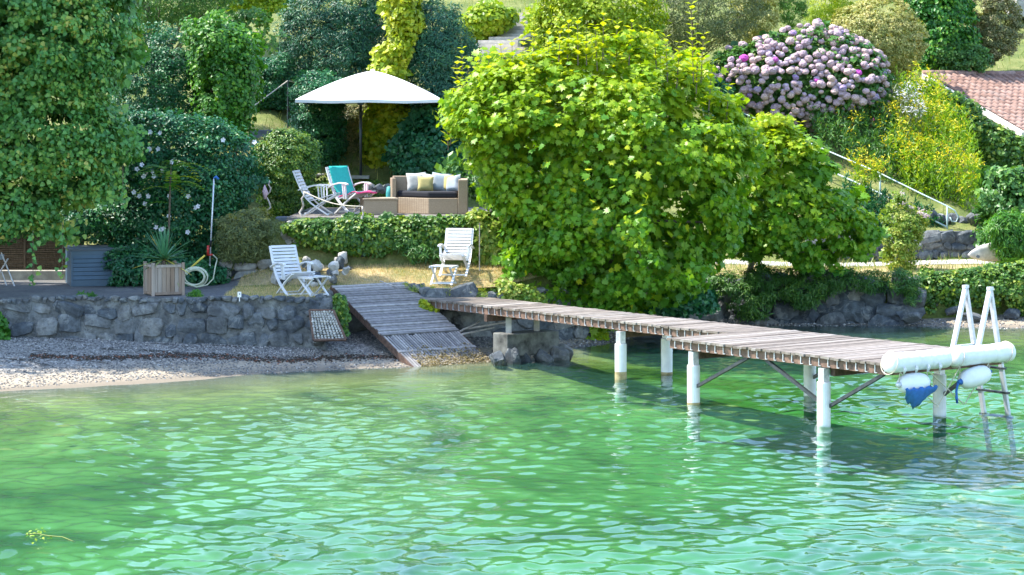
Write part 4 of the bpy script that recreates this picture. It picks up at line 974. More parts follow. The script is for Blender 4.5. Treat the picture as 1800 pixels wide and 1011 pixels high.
# ------------------------------------------------------------------ storage box, planter, yucca, hose, left corner
bx_a = math.radians(16); BO = on(125, 504, 1.306)
sb = thing('storage_box', 'dark slate blue garden storage box with ribbed front panel', 'storage box', BO, bx_a)
BWd, BDp, BH = .90, 1.45, .78
MB().box((BWd/2, BDp/2, BH/2), (BWd, BDp, BH)).build('body', M['bluebox'], sb, world=False)
MB().box((BWd/2, BDp/2, BH+.022), (BWd+.06, BDp+.06, .05)).build('lid', M['darkbox'], sb, world=False, bevel=.008)
for k in range(6):
    z = .14+k*.092; MB().add([(.05, -.004, z), (BWd-.05, -.004, z), (BWd-.05, -.024, z+.012), (.05, -.024, z+.012), (.05, -.004, z+.085), (BWd-.05, -.004, z+.085)], [(0, 1, 2, 3), (3, 2, 5, 4), (0, 3, 4), (1, 5, 2)]).build('front_rib', M['bluebox'], sb, world=False)
for x in (.02, BWd-.02): MB().box((x, -.012, BH/2), (.045, .02, BH-.02)).build('corner_trim', M['bluebox'], sb, world=False)
PLO = on(268, 521, 1.306); pa = math.radians(24)
plt = thing('wooden_planter', 'square weathered wooden planter box on the quay', 'planter', PLO, pa)
S = .68; HP = .66
pb = MB().box((0, 0, 0), (.082, .022, HP-.10)).mesh('board', M['planterwood'])
for k in range(7):
    x = .07+k*.09
    piece('board', pb, plt, (x, .02, HP/2), (0, 0, 0), world=False); piece('board', pb, plt, (.02, x, HP/2), (0, 0, math.pi/2), world=False)
    piece('board', pb, plt, (x, S-.02, HP/2), world=False); piece('board', pb, plt, (S-.02, x, HP/2), (0, 0, math.pi/2), world=False)
for (x, y) in ((.02, .02), (S-.02, .02), (.02, S-.02), (S-.02, S-.02)): MB().box((x, y, HP/2+.01), (.062, .062, HP+.03)).build('corner_post', M['planterwood'], plt, world=False, bevel=.006)
for z in (.05, HP-.04):
    for (cx, cy, lx, ly) in ((S/2, .012, S-.12, .045), (S/2, S-.012, S-.12, .045), (.012, S/2, .045, S-.12), (S-.012, S/2, .045, S-.12)): MB().box((cx, cy, z), (lx, ly, .055)).build('rail', M['planterwood'], plt, world=False)
MB().box((S/2, S/2, HP-.14), (S-.08, S-.08, .06)).build('soil', M['soil'], plt, world=False)
cP = Matrix.Rotation(pa, 3, 'Z') @ Vector((S/2, S/2, 0))+PLO
yu = thing('yucca', 'spiky blue green yucca growing in the wooden planter', 'plant', (cP.x, cP.y, cP.z+HP-.1))
MB().tube([(0, 0, -.03), (0, 0, .16)], [.07, .05], 9).build('stem', M['bark'], yu, world=False, smooth=True)
rg = np.random.default_rng(33)
def yleaf(i):
    L = rg.uniform(.55, .82); n = 6; az = rg.uniform(0, 6.28); el = math.radians(rg.uniform(10, 88)) if i < 62 else math.radians(rg.uniform(-50, 5)); vs = []
    dr = Vector((math.cos(az), math.sin(az), 0)); sd = Vector((-math.sin(az), math.cos(az), 0)); drp = rg.uniform(.0, .25)*math.cos(el)
    for k in range(n):
        t = k/(n-1); wd = .024*(1-t**3)*min(1, .5+t*3); c = dr*(L*t*math.cos(el))+Vector((0, 0, .17+L*t*math.sin(el)-drp*t*t*L)); vs += [c-sd*wd+Vector((0, 0, .012)), c, c+sd*wd+Vector((0, 0, .012))]
    fs = [(k*3+j, k*3+j+1, k*3+4+j, k*3+3+j) for k in range(n-1) for j in range(2)]
    V = np.array([tuple(v) for v in vs]); tnt = .3+.5*rg.random() if i < 60 else rg.choice([.5, .95, 1.0])
    np_obj('leaf', V, np.array(fs), M['yucca'], yu, True, np.full(len(V), tnt), world=False)
for i in range(76): yleaf(i)
# hose on pole
hp = thing('hose_pole', 'tall pale pole with a garden hose tap beside the planter', 'pole', on(367, 500, 1.31))
pt = at(376, 314, 49.9); pbm = hp.location.copy()
MB().tube([pbm, pt], .017, 8).build('pole', M['bluepole'], hp, smooth=True)
def onp(t): return pbm.lerp(pt, t)
MB().tube([onp(.03), onp(.20)], .021, 8).build('lower_sleeve', M['white'], hp, smooth=True); MB().tube([onp(.36), onp(.42)], .023, 8).build('black_clamp', M['black'], hp, smooth=True)
MB().tube([onp(.36)+Vector((-.05, -.02, .02)), onp(.28)+Vector((-.05, -.02, 0))], .028, 8).build('red_tap', M['redplastic'], hp, smooth=True)
MB().tube([onp(.28)+Vector((-.05, -.02, .0)), onp(.285)+Vector((.06, -.02, 0))], .02, 8).build('red_joint', M['redplastic'], hp, smooth=True)
MB().tube([onp(1.0), onp(1.0)+Vector((.05, 0, .04)), onp(1.0)+Vector((.10, 0, -.02))], .03, 8).build('blue_hook', M['blue'], hp, smooth=True)
hs = thing('garden_hose', 'pale coiled garden hose hanging beside the pole', 'hose', on(342, 508, 1.31))
cc = at(342, 487, 49.3); path = []
for i in range(110):
    a = i/110*2*math.pi*4.5; q = i/110; path.append(cc+Vector(((.29-.10*q)*math.cos(a)+.02*math.sin(a*.3), -.02-.05*q+.02*math.sin(a*1.7), (.22-.07*q)*math.sin(a))))
MB().tube(path, .016, 6).build('coil', M['hose'], hs, smooth=True)
e = onp(.285)+Vector((.06, -.02, 0)); MB().tube([e, e+Vector((.10, 0, -.10)), at(378, 470, 49.4), at(375, 490, 49.4), at(364, 501, 49.3), at(345, 505, 49.2), at(325, 497, 49.2), at(319, 487, 49.2)], .015, 6).build('feed', M['hose'], hs, smooth=True)
MB().tube([at(360, 449, 49.4), at(335, 471, 49.3)], .022, 7).build('yellow_end', M['yellowhose'], hs, smooth=True)
sg = thing('marker_sign', 'tiny white card on a stake at the edge of the quay wall', 'sign', on(421, 529, 1.33))
MB().box(sg.location+Vector((0, 0, .06)), (.015, .015, .14)).build('stake', M['white'], sg); MB().box(sg.location+Vector((0, -.012, .13)), (.075, .008, .11)).build('card', M['white'], sg)
MB().box(sg.location+Vector((.005, -.018, .14)), (.02, .003, .03)).build('printed_mark', M['slate'], sg)
# left corner: screen, kerb, folding frame
scn = thing('reed_screen', 'dark horizontal reed screen behind the quay at the far left', 'screen', (-11.2, 52.3, 1.3))
r = random.Random(6); s0 = MB()
s0.box((-11.3, 52.38, 1.95), (2.9, .03, 1.3))
s0.build('backing', M['bark'], scn)
rdm = [plank_mesh(2.9, .03, .03, M['bark'], 300+i) for i in range(3)]
for k in range(26): piece('reed', rdm[k % 3], scn, (-11.3+r.uniform(-.03, .03), 52.34, 1.36+k*.048), (r.uniform(0, 1), r.uniform(-.006, .006), r.uniform(-.004, .004)))
for x in (-12.3, -11.2, -10.2): MB().box((x, 52.30, 1.95), (.05, .04, 1.3)).build('screen_post', M['bark'], scn)
tag(MB().box((-11.0, 52.05, 1.40), (3.2, .22, .24)).build('concrete_kerb', M['concrete'], None, bevel=.015), 'pale concrete kerb under the reed screen', 'kerb')
ff = thing('folding_frame', 'thin grey folding chair frame cut off by the left edge', 'chair', at(10, 500, 50.2)); z_ = 1.31
MB().tube([at(2, 444, 50.1), at(26, 504, 50.1)], .016, 7).build('leg', M['steelgrey'], ff); MB().tube([at(14, 455, 50.0), at(-14, 502, 50.4)], .016, 7).build('leg', M['steelgrey'], ff); MB().tube([at(3, 478, 50.3), at(12, 503, 50.3)], .014, 7).build('leg', M['steelgrey'], ff)
MB().box(at(-4, 452, 50.3), (.22, .3, .10)).build('seat', M['cushgrey'], ff)
# pebble panel leaning on the wall
pn = thing('pebble_panel', 'rust framed panel of set pebbles leaning against the quay wall', 'panel', at(575, 598, 46.6))
q0 = at(551, 598, 46.25); q1 = at(608, 597, 46.25); q2 = at(586, 546, 46.62); q3 = at(544, 546, 46.62)
for a, b in ((q0, q1), (q1, q2), (q2, q3), (q3, q0)): MB().bar(a, b, .045, .05, (0, -.8, .5)).build('frame_bar', M['rust'], pn)
nn = (q1-q0).cross(q3-q0).normalized()
if nn.y > 0: nn = -nn
MB().add([q0-nn*.03, q1-nn*.03, q2-nn*.03, q3-nn*.03, q0-nn*.06, q1-nn*.06, q2-nn*.06, q3-nn*.06], [(0, 1, 2, 3), (7, 6, 5, 4), (0, 4, 5, 1), (1, 5, 6, 2), (2, 6, 7, 3), (3, 7, 4, 0)]).build('backing', M['wetconcrete'], pn)
pbs = [stone_mesh('pebble', M['palestone'], 80+i, .3, 1, .1) for i in range(4)]
r = random.Random(3)
for i in range(9):
    for j in range(12):
        a = (i+.6)/9.2; b = (j+.6)/12.2; c = (q0.lerp(q1, a)).lerp(q3.lerp(q2, a), b)+nn*r.uniform(-.015, .01)
        piece('pebble', r.choice(pbs), pn, c, (r.random()*3, r.random()*3, r.random()*3), (.033*r.uniform(.8, 1.2), .028, .024))
# floating weed
fw = thing('floating_weed', 'strand of green pondweed floating near the bottom left corner', 'pondweed', on(80, 942, .02))
MB().tube([on(45, 940, .03), on(65, 938, .035), on(85, 942, .035), on(110, 944, .03), on(132, 953, .02)], .007, 5).build('strand', M['weedstrand'] if 'weedstrand' in M else plain('weed_green', (.16, .20, .03), .6, .2), fw, smooth=True)
rg = np.random.default_rng(5); Pw = np.array([tuple(on(rg.normal(72, 14), rg.normal(942, 7), .03)) for _ in range(22)]); V, F, t = leaf_geo(Pw, rg.normal(0, .3, (22, 3))+np.array([0, -.3, 1]), np.full(22, .055), T_DIAMOND, rg.random(22), rg); np_obj('leaves', V, F, M['goldenrod'], fw, tint=t)
# driftwood under the pier
for i, (a, b) in enumerate((((812, 588, 47.6), (868, 576, 48.6)), ((822, 578, 48.3), (892, 566, 48.4)), ((808, 583, 48.0), (842, 566, 48.5)))):
    o = wavy(at(*a), at(*b), .022, .012, 40+i).build('driftwood_stick', M['driftwood'], None, smooth=True); tag(o, ('lowest driftwood stick under the shore end of the pier', 'longest pale driftwood stick pointing at the concrete footing', 'short steep driftwood stick under the pier start')[i], 'driftwood', 'driftwood sticks under the pier')
o = wavy(at(668, 494, 49.4), at(698, 505, 49.1), .014, .02, 51).build('fallen_twig', M['driftwood'], None, smooth=True); tag(o, 'bare twig lying across the top of the boat ramp', 'twig')
o = MB().bar(at(757, 517, 49.4)+Vector((0, 0, .02)), at(838, 511, 50.2)+Vector((0, 0, .02)), .09, .06).build('edging_board', M['bark'], None); tag(o, 'dark board edging the lawn at the start of the pier', 'board')
# rock pile and stones by the lawn
rp_ = thing('rock_pile', 'pile of grey stones between the shaded chair and the ivy hedge', 'rocks', at(570, 500, 49.6)); r = random.Random(9)
for i in range(46):
    t = r.random(); px = 482+125*t+r.uniform(-10, 10); d = 49.4+1.5*r.random(); x = (px-900)/FPX*d; zz = gz(x, d)+r.uniform(-.02, .32)*(1-.5*abs(t-.5))*min(1, (d-49.0)/.7); s_ = r.uniform(.05, .13)
    piece('stone', r.choice(ST_PALE if r.random() < .22 else ST_ROCK), rp_, (x, d, zz), (r.random()*3, r.random()*3, r.random()*3), (s_*1.15, s_, s_*.85))
lw2 = thing('garden_stone_wall', 'low stone wall under the grey green shrub beside the hose', 'wall', at(440, 490, 50.6))
rubble(lw2, (-6.5, 50.75, 0), (-5.1, 50.75, 0), 1.32, 1.85, ST_PALE, .25, .2, .34, 77)
hw_ = thing('terrace_retaining_wall', 'pale stone retaining wall showing under the ivy below the terrace', 'wall', (-2.7, 51.3, 1.8))
MB().box((-2.72, 51.44, 2.2), (4.8, .12, 1.0)).build('mortar_core', M['grout'], hw_)
rubble(hw_, (-5.1, 51.36, 0), (-.33, 51.36, 0), 1.78, 2.66, ST_PALE, .14, .18, .3, 78)

# ------------------------------------------------------------------ vegetation
def tb_(px, py, d): return tuple(at(px, py, d))
# big field maple, left
lt = [(-260, -470), (140, -520), (262, -300), (255, -180), (238, -40), (246, 40), (225, 110), (205, 170), (218, 215), (238, 250), (212, 300), (200, 345), (160, 355), (105, 350), (112, 395), (95, 425), (45, 415), (18, 425), (-40, 418), (-120, 430), (-300, 420), (-340, 0)]
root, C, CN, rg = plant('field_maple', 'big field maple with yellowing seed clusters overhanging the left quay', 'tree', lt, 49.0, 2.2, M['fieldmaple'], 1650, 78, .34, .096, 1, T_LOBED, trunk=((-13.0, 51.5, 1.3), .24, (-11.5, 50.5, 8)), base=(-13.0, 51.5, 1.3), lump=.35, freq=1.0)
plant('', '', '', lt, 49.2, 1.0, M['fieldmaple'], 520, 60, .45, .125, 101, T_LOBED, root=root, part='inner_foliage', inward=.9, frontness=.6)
def hang(root, px, y0, y1, d, seed, mat='fieldmaple'):
    rg = np.random.default_rng(seed); n = 22; ys = np.linspace(y0, y1, n); P = np.array([tuple(at(px+rg.normal(0, 5), y, d+rg.normal(0, .05))) for y in ys]); N = rg.normal(0, .6, (n, 3))+np.array([0, -1, .3])
    V, F, t = leaf_geo(P, N, rg.uniform(.08, .13, n), T_LOBED, rg.random(n)*.8, rg, 1.0); np_obj('hanging_twig_leaves', V, F, M[mat], root, tint=t, kind='stuff'); MB().tube([at(px, y0-10, d), at(px, y1, d)], .006, 4).build('hanging_twig', M['bark'], root)
hang(root, 58, 415, 500, 47.8, 2); hang(root, 110, 400, 486, 47.9, 3); hang(root, 216, 300, 362, 48.2, 4)
plant('shore_tree', 'big tree overhanging the beach just outside the left edge', 'tree', [(-1100, 250), (-1000, -100), (-800, -350), (-500, -560), (-250, -620), (-60, -480), (-30, -300), (-40, -100), (-60, 60), (-120, 160), (-260, 200), (-500, 260), (-800, 300)], 47.2, 2.0, M['fieldmaple'], 620, 40, .6, .2, 5, T_LOBED, trunk=((-15.5, 47.6, 1.3), .3, (-14, 46, 8)), base=(-15.5, 47.6, 1.3))
# left background
G1 = 'shrubs on the left slope'
plant('clipped_hedge', 'dark clipped evergreen hedge block behind the flowering shrub', 'hedge', [(205, 62), (300, 50), (350, 62), (372, 120), (372, 225), (330, 252), (205, 250), (195, 150)], 56.5, 1.2, M['darkleaf'], 330, 70, .26, .062, 11, lump=.12)
plant('beech_shrub', 'bright green rounded beech right of the dark hedge block', 'shrub', [(330, 40), (390, 30), (440, 55), (456, 110), (450, 180), (435, 228), (380, 250), (350, 200), (345, 120)], 55.5, 1.1, M['beech'], 260, 60, .27, .085, 12, T_LOBED, trunk=((-6.9, 56, 3.3), .06))
plant('larch_branches', 'feathery dark branches at the top left behind the field maple', 'tree', [(225, -60), (430, -60), (440, -10), (380, 25), (330, 45), (250, 55), (232, 20)], 60, 1.2, M['midleaf'], 200, 55, .3, .10, 13, T_NARROW, trunk=((-9.6, 61, 5), .12))
plant('sunny_shrub', 'sunlit yellow shrub at the top edge above the railing', 'shrub', [(395, -40), (500, -40), (505, 8), (470, 20), (400, 18)], 72, 1.2, M['yellowgreen'], 110, 50, .3, .11, 14)
plant('leafy_branch', 'thin branch with broad leaves hanging before the sunny lawn', 'tree', [(400, 20), (455, 15), (480, 50), (478, 95), (450, 90), (410, 60)], 60, .4, M['midleaf'], 26, 24, .3, .13, 15, T_DIAMOND, trunk=((-7.6, 60.5, 4.4), .03))
plant('low_hedge', 'dark low clipped hedge behind the rope railing', 'hedge', [(435, 98), (515, 96), (520, 192), (440, 195)], 62.5, .7, M['darkleaf'], 190, 60, .24, .062, 16, lump=.1)
plant('flowering_shrub', 'dense dark shrub with white flowers beside the planter', 'shrub', [(180, 260), (215, 200), (290, 190), (380, 205), (440, 235), (455, 300), (440, 380), (390, 420), (350, 470), (330, 505), (215, 505), (200, 430), (110, 420), (110, 350), (190, 345)], 52.4, 1.5, M['darkleaf'], 620, 60, .30, .085, 17, lump=.4, inward=.4)
root, C, CN, rg = PLANTS['flowering_shrub'][0]
r = random.Random(4); spots = [(238, 248), (262, 232), (280, 234), (236, 262), (260, 262), (245, 272), (262, 262), (237, 278), (284, 300), (268, 302), (240, 297), (245, 345), (260, 345), (256, 358), (238, 338), (330, 345), (345, 365), (349, 363), (275, 400), (285, 402), (285, 404), (332, 408), (295, 380), (218, 340), (270, 310), (300, 285), (250, 290), (280, 262), (450, 250), (300, 345), (392, 246), (250, 310)]
fm = []
for i in range(3):
    rg2 = np.random.default_rng(60+i); vs = []; fs = []; k = 0
    for q in range(5):
        a = q*1.257+rg2.uniform(-.2, .2); d1 = Vector((math.cos(a), -.3, math.sin(a))); s1 = Vector((-math.sin(a), 0, math.cos(a))); vs += [(0, 0, 0), tuple(d1*.6-s1*.4), tuple(d1), tuple(d1*.6+s1*.4)]; fs.append((k, k+1, k+2, k+3)); k += 4
    fm.append(np_mesh('flower', np.array(vs), np.array(fs), M['whiteflower'], tint=rg2.random(len(vs))))
for (px, py) in spots: piece('flower', r.choice(fm), root, at(px+r.uniform(-3, 3), py, 50.75+r.uniform(-.15, .1)), (r.uniform(-.4, .4), r.random()*6, r.uniform(-.5, .5)), (.062,)*3)
# tree of heaven sapling: long compound leaves
sap = thing('compound_leaf_sapling', 'young tree with long yellow green feathered leaves above the planter', 'sapling', (at(300, 420, 50.5).x, 50.5, 1.31))
MB().tube([at(292, 510, 50.6), at(297, 400, 50.5), at(299, 330, 50.4), at(301, 285, 50.4)], [.03, .025, .02, .01], 7).build('stem', M['bark'], sap, smooth=True)
rg = np.random.default_rng(71)
for k in range(22):
    a = rg.uniform(0, 6.28); s0 = at(299, 280+80*rg.random(), 50.3); L = rg.uniform(.6, .95); dr = Vector((math.cos(a), math.sin(a)*.6-.3, rg.uniform(.0, .5))).normalized(); pth = [s0+dr*(L*t)+Vector((0, 0, -.30*L*t*t*1.6)) for t in np.linspace(0, 1, 12)]
    P = []; N = []; S_ = []; 
    vs = []; fs = []; 
    for j, p_ in enumerate(pth[1:]):
        for sg_ in (-1, 1):
            sdv = dr.cross(Vector((0, 0, 1))).normalized()*sg_; tip = p_+sdv*.17*(1-.5*j/11)+dr*.06+Vector((0, 0, -.03)); wv = dr*.028; b = len(vs); vs += [p_, p_.lerp(tip, .45)+wv, tip, p_.lerp(tip, .45)-wv]; fs.append((b, b+1, b+2, b+3))
    V = np.array([tuple(v) for v in vs]); np_obj('leaf_frond', V, np.array(fs), M['yellowgreen'] if k % 3 == 0 else M['beech'], sap, tint=np.full(len(V), rg.uniform(.2, .9)))
plant('grey_green_shrub', 'grey green mounded shrub above the low stone wall', 'shrub', [(385, 385), (420, 368), (460, 365), (485, 385), (490, 425), (470, 455), (430, 462), (390, 450), (375, 420)], 50.6, .7, M['olive'], 150, 60, .16, .075, 18, T_NARROW)
plant('ivy_mound', 'ivy mound clipped into a bank left of the terrace chairs', 'ivy', [(445, 262), (490, 225), (530, 225), (560, 250), (560, 300), (540, 330), (520, 390), (490, 395), (470, 380), (448, 330)], 54.2, 1.0, M['ivy'], 300, 62, .2, .058, 19, lump=.18)
plant('ivy_pillar', 'rounded ivy covered stump behind the left edge of the parasol', 'ivy', [(520, 130), (560, 122), (596, 135), (605, 175), (605, 260), (590, 300), (530, 300), (518, 240), (512, 170)], 59.4, .9, M['darkleaf'], 260, 60, .2, .065, 20, lump=.15)
plant('shaded_ivy_wall', 'dull brownish ivy on the shaded bank under the parasol', 'ivy', [(590, 180), (650, 180), (650, 308), (585, 312), (575, 260)], 60.6, .6, M['brownshrub'], 170, 60, .2, .07, 21, lump=.2)
plant('terrace_backing_hedge', 'low green hedge just behind the two terrace chairs', 'hedge', [(500, 325), (540, 315), (590, 318), (640, 318), (690, 315), (692, 340), (650, 368), (560, 372), (505, 368)], 57.1, .35, M['ivy'], 150, 55, .16, .055, 22, lump=.2)
yewp = dict(droop=.1, up=.3)
plant('yew_tree', 'dark yew left of the golden climbing vine', 'tree', [(490, 60), (500, 10), (530, -40), (700, -50), (705, 60), (690, 150), (650, 200), (560, 190), (515, 130), (492, 110)], 63, 1.7, M['yew'], 420, 70, .28, .12, 23, T_NARROW, trunk=((-4.6, 63.6, 5), .14), lump=.3, **yewp)
plant('yew_cone', 'dark rounded yew right of the golden climbing vine', 'tree', [(705, 40), (730, 5), (770, -8), (805, 20), (828, 70), (836, 140), (836, 230), (815, 300), (740, 315), (712, 220)], 60.5, 1.5, M['yew'], 400, 70, .26, .115, 24, T_NARROW, trunk=((-2.0, 61, 4.4), .14), lump=.22, **yewp)
plant('golden_vine', 'golden climbing vine hanging in a column behind the parasol pole', 'vine', [(680, -40), (735, -40), (742, 40), (722, 90), (705, 140), (700, 180), (728, 190), (722, 240), (700, 270), (690, 318), (640, 318), (638, 250), (645, 185), (655, 130), (668, 90), (690, 60)], 59.6, .75, M['gold'], 330, 46, .22, .12, 25, T_LOBED, lump=.35)
plant('shade_shrub', 'deep green shrub behind the wicker sofa', 'shrub', [(700, 240), (740, 195), (790, 190), (815, 240), (810, 300), (780, 325), (700, 325), (690, 290)], 57.6, .8, M['darkleaf'], 200, 55, .22, .095, 26, T_LOBED)
plant('large_leaf_plant', 'pale broad leaved plant behind the right end of the sofa', 'plant', [(775, 300), (785, 280), (805, 278), (812, 300), (800, 320), (780, 318)], 55.6, .25, M['midleaf'], 16, 7, .2, .2, 27, T_DIAMOND, droop=-.6, fill=False)
# ivy below the terrace
iv = [(498, 398), (530, 388), (590, 383), (640, 381), (700, 381), (760, 380), (820, 378), (826, 400), (822, 428), (800, 425), (760, 440), (720, 428), (695, 440), (665, 448), (640, 452), (610, 448), (570, 440), (525, 420)]
plant('terrace_ivy', 'sun dappled ivy hanging over the terrace wall behind the lawn', 'ivy', iv, 51.25, .30, M['ivy'], 330, 60, .16, .075, 28, T_LOBED, lump=.35)
plant('pale_ivy_bank', 'yellowed ivy on the wire fence right of the sunlit chair', 'ivy', [(818, 380), (840, 370), (870, 375), (890, 400), (902, 440), (905, 485), (880, 492), (850, 480), (828, 465), (815, 430)], 51.2, .3, M['ivypale'], 190, 52, .16, .072, 29, T_LOBED)
wf_ = thing('fence_stake', 'thin grey fence stake standing in the yellowed ivy', 'stake', at(843, 470, 50.1)); MB().tube([at(843, 392, 50.1), at(843, 476, 50.1)], .012, 6).build('stake', M['palebark'], wf_)
for i, (px, py, d) in enumerate(((742, 448, 50.9), (715, 432, 51.0))):
    plant('fern', ('green fern at the foot of the ivy wall beside the sunlit chair', 'small fern growing out of the ivy wall')[i], 'fern', [(px-28, py+4), (px-18, py-14), (px, py-24), (px+18, py-14), (px+30, py+4), (px, py+10)], d, .2, M['midleaf'], 26, 14, .10, .12, 30+i, T_NARROW, group='ferns under the terrace')
# hillside centre
plant('round_green_bush', 'sunlit yellow green bush left of the stone steps', 'bush', [(815, 30), (840, 12), (880, 10), (905, 22), (902, 42), (880, 58), (845, 72), (825, 70)], 69.5, .9, M['yellowgreen'], 170, 46, .2, .13, 34, T_LOBED)
plant('yellow_shrub', 'loose yellow green shrub right of the stone steps', 'shrub', [(945, -40), (1060, -50), (1160, -40), (1165, 40), (1150, 110), (1060, 130), (960, 130), (940, 60)], 66, 1.4, M['yellowgreen'], 330, 46, .3, .12, 35, trunk=((2.2, 66.5, 6), .05), lump=.5)
plant('tamarisk', 'feathery olive shrub with thin dark stems above the maple', 'shrub', [(1140, -40), (1240, -50), (1330, -40), (1345, 30), (1300, 80), (1240, 95), (1180, 95), (1150, 60)], 68, 1.3, M['olive'], 260, 60, .26, .10, 36, T_NARROW, trunk=((5.4, 68.3, 5.6), .06, (5.6, 68.3, 7.6)))
plant('pale_shrub', 'pale grey green shrub above the purple hydrangea', 'shrub', [(1290, -40), (1365, -40), (1372, 30), (1360, 70), (1310, 75), (1290, 50)], 71, .9, M['tan'], 130, 56, .22, .075, 37)
plant('column_cypress', 'small bright cypress column at the top edge behind the hydrangea', 'tree', [(1362, -60), (1385, -80), (1412, -60), (1418, 30), (1395, 48), (1370, 40)], 71.5, .45, M['cypress'], 130, 60, .14, .08, 38, T_NARROW, droop=-1.0)
plant('lime_shrub', 'lime green conifer between the cypress and the tan ball bush', 'shrub', [(1410, -40), (1490, -40), (1495, 10), (1465, 45), (1420, 50)], 73, .8, M['yellowgreen'], 120, 56, .2, .09, 39, T_NARROW)
plant('ball_bush', 'clipped ball shaped bush with tan leaf tips', 'bush', [(1456, 60), (1465, 30), (1490, 8), (1530, -4), (1575, 2), (1605, 25), (1620, 60), (1618, 100), (1600, 130), (1550, 138), (1495, 120), (1465, 90)], 70.5, 1.3, M['tan'], 520, 60, .15, .062, 40, lump=.06, inward=.15)
plant('laurel', 'glossy green laurel behind the ball bush', 'shrub', [(1575, -60), (1690, -60), (1705, 30), (1710, 90), (1690, 128), (1610, 128), (1600, 60)], 74, 1.2, M['laurel'], 300, 50, .28, .13, 41)
plant('wilted_rose', 'loose green shrub just behind the tiled roof ridge', 'shrub', [(1640, 80), (1690, 75), (1740, 95), (1735, 128), (1650, 128)], 72.9, .5, M['midleaf'], 80, 44, .18, .09, 42)
plant('brown_ball_bush', 'brownish round shrub in front of the villa', 'bush', [(1690, 40), (1700, 0), (1720, -30), (1770, -30), (1788, 15), (1792, 60), (1775, 95), (1735, 115), (1705, 95)], 75, 1.0, M['brownshrub'], 260, 56, .18, .07, 43, lump=.2)
# hydrangea
hyd = [(1236, 118), (1256, 92), (1300, 84), (1340, 66), (1385, 44), (1425, 40), (1470, 52), (1515, 75), (1548, 100), (1562, 140), (1556, 190), (1530, 214), (1480, 222), (1420, 226), (1350, 218), (1300, 190), (1262, 150)]
root, C, CN, rg = plant('hydrangea', 'huge hydrangea covered in mauve and pink flower heads', 'hydrangea', hyd, 67, 1.5, M['hydleaf'], 330, 46, .22, .13, 44, lump=.25)
def m_hyd():
    m, nt, b, _ = nodes_of('hydrangea_floret'); f = noise(nt, 40, 3, .6, objcoord(nt, world=True))
    c = ramp(nt, info_random(nt), [(0, (.38, .28, .32)), (.3, (.47, .33, .35)), (.55, (.54, .38, .37)), (.85, (.60, .43, .38)), (.92, (.38, .30, .44)), (.98, (.36, .24, .44)), (.992, (.58, .07, .42))])
    nt.links.new(mixc(nt, 1.0, c, ramp(nt, f, [(.35, (.72, .72, .75)), (.65, (1.12, 1.1, 1.1))]), 'MULTIPLY'), b.inputs['Base Color']); b.inputs['Roughness'].default_value = .85; bump(nt, b, f, .9, .03); return m
M['hyd'] = m_hyd(); M['hyd2'] = plain('mauve_floret', (.46, .35, .40), .85, .3, 7, bmp=.5)
def head_mesh(seed):
    import bmesh
    bm = bmesh.new(); bmesh.ops.create_icosphere(bm, subdivisions=3, radius=1); nz = SN(seed, 9, 24, 3)
    for v in bm.verts: f = 1+.17*float(nz(np.array([v.co]))[0]); v.co = Vector((v.co.x*f, v.co.y*f, v.co.z*f*.82))
    me = bpy.data.meshes.new('flower_head'); bm.to_mesh(me); bm.free(); me.materials.append(M['hyd']); return me
hm = [head_mesh(i) for i in range(4)]
P, N, ti, rg, C2, CN2 = crown_cloud(hyd, 67, 1.62, 1500, 1, .01, 144, frontness=.97, lump=.22, inward=.06)
sel = []
for i in range(len(C2)):
    if len(sel) < 298 and all((C2[i]-C2[j])@(C2[i]-C2[j]) > .022 for j in sel): sel.append(i)
for i in sel: piece('flower_head', hm[i % 4], root, C2[i]+CN2[i]*.05, tuple(rg.uniform(-.5, .5, 3)), (float(rg.choice([.075, .095, .115, .135]))*rg.uniform(.9, 1.1),)*3)
rest = [i for i in range(len(C2)) if i not in set(sel)][:260]; hv = np.array([v.co for v in hm[0].vertices]); hf = np.array([p.vertices for p in hm[0].polygons])
V = (C2[rest]-CN2[rest]*.05)[:, None]+hv[None]*rg.uniform(.07, .11, (len(rest), 1, 1)); F = hf[None]+(np.arange(len(rest))*len(hv))[:, None, None]
np_obj('smaller_flower_heads', V.reshape(-1, 3), F.reshape(-1, 3), M['hyd2'], root, kind='stuff')
plant('green_mound', 'smooth dark green mound left of the hydrangea', 'shrub', [(1225, 150), (1250, 140), (1280, 150), (1300, 190), (1290, 220), (1240, 215)], 65.3, .6, M['darkleaf'], 130, 55, .16, .06, 45)
plant('orange_flowers', 'small patch of orange flowers behind the maple top', 'flowers', [(1165, 105), (1195, 104), (1200, 118), (1165, 118)], 65.5, .2, M['goldflower'], 20, 24, .10, .05, 46)
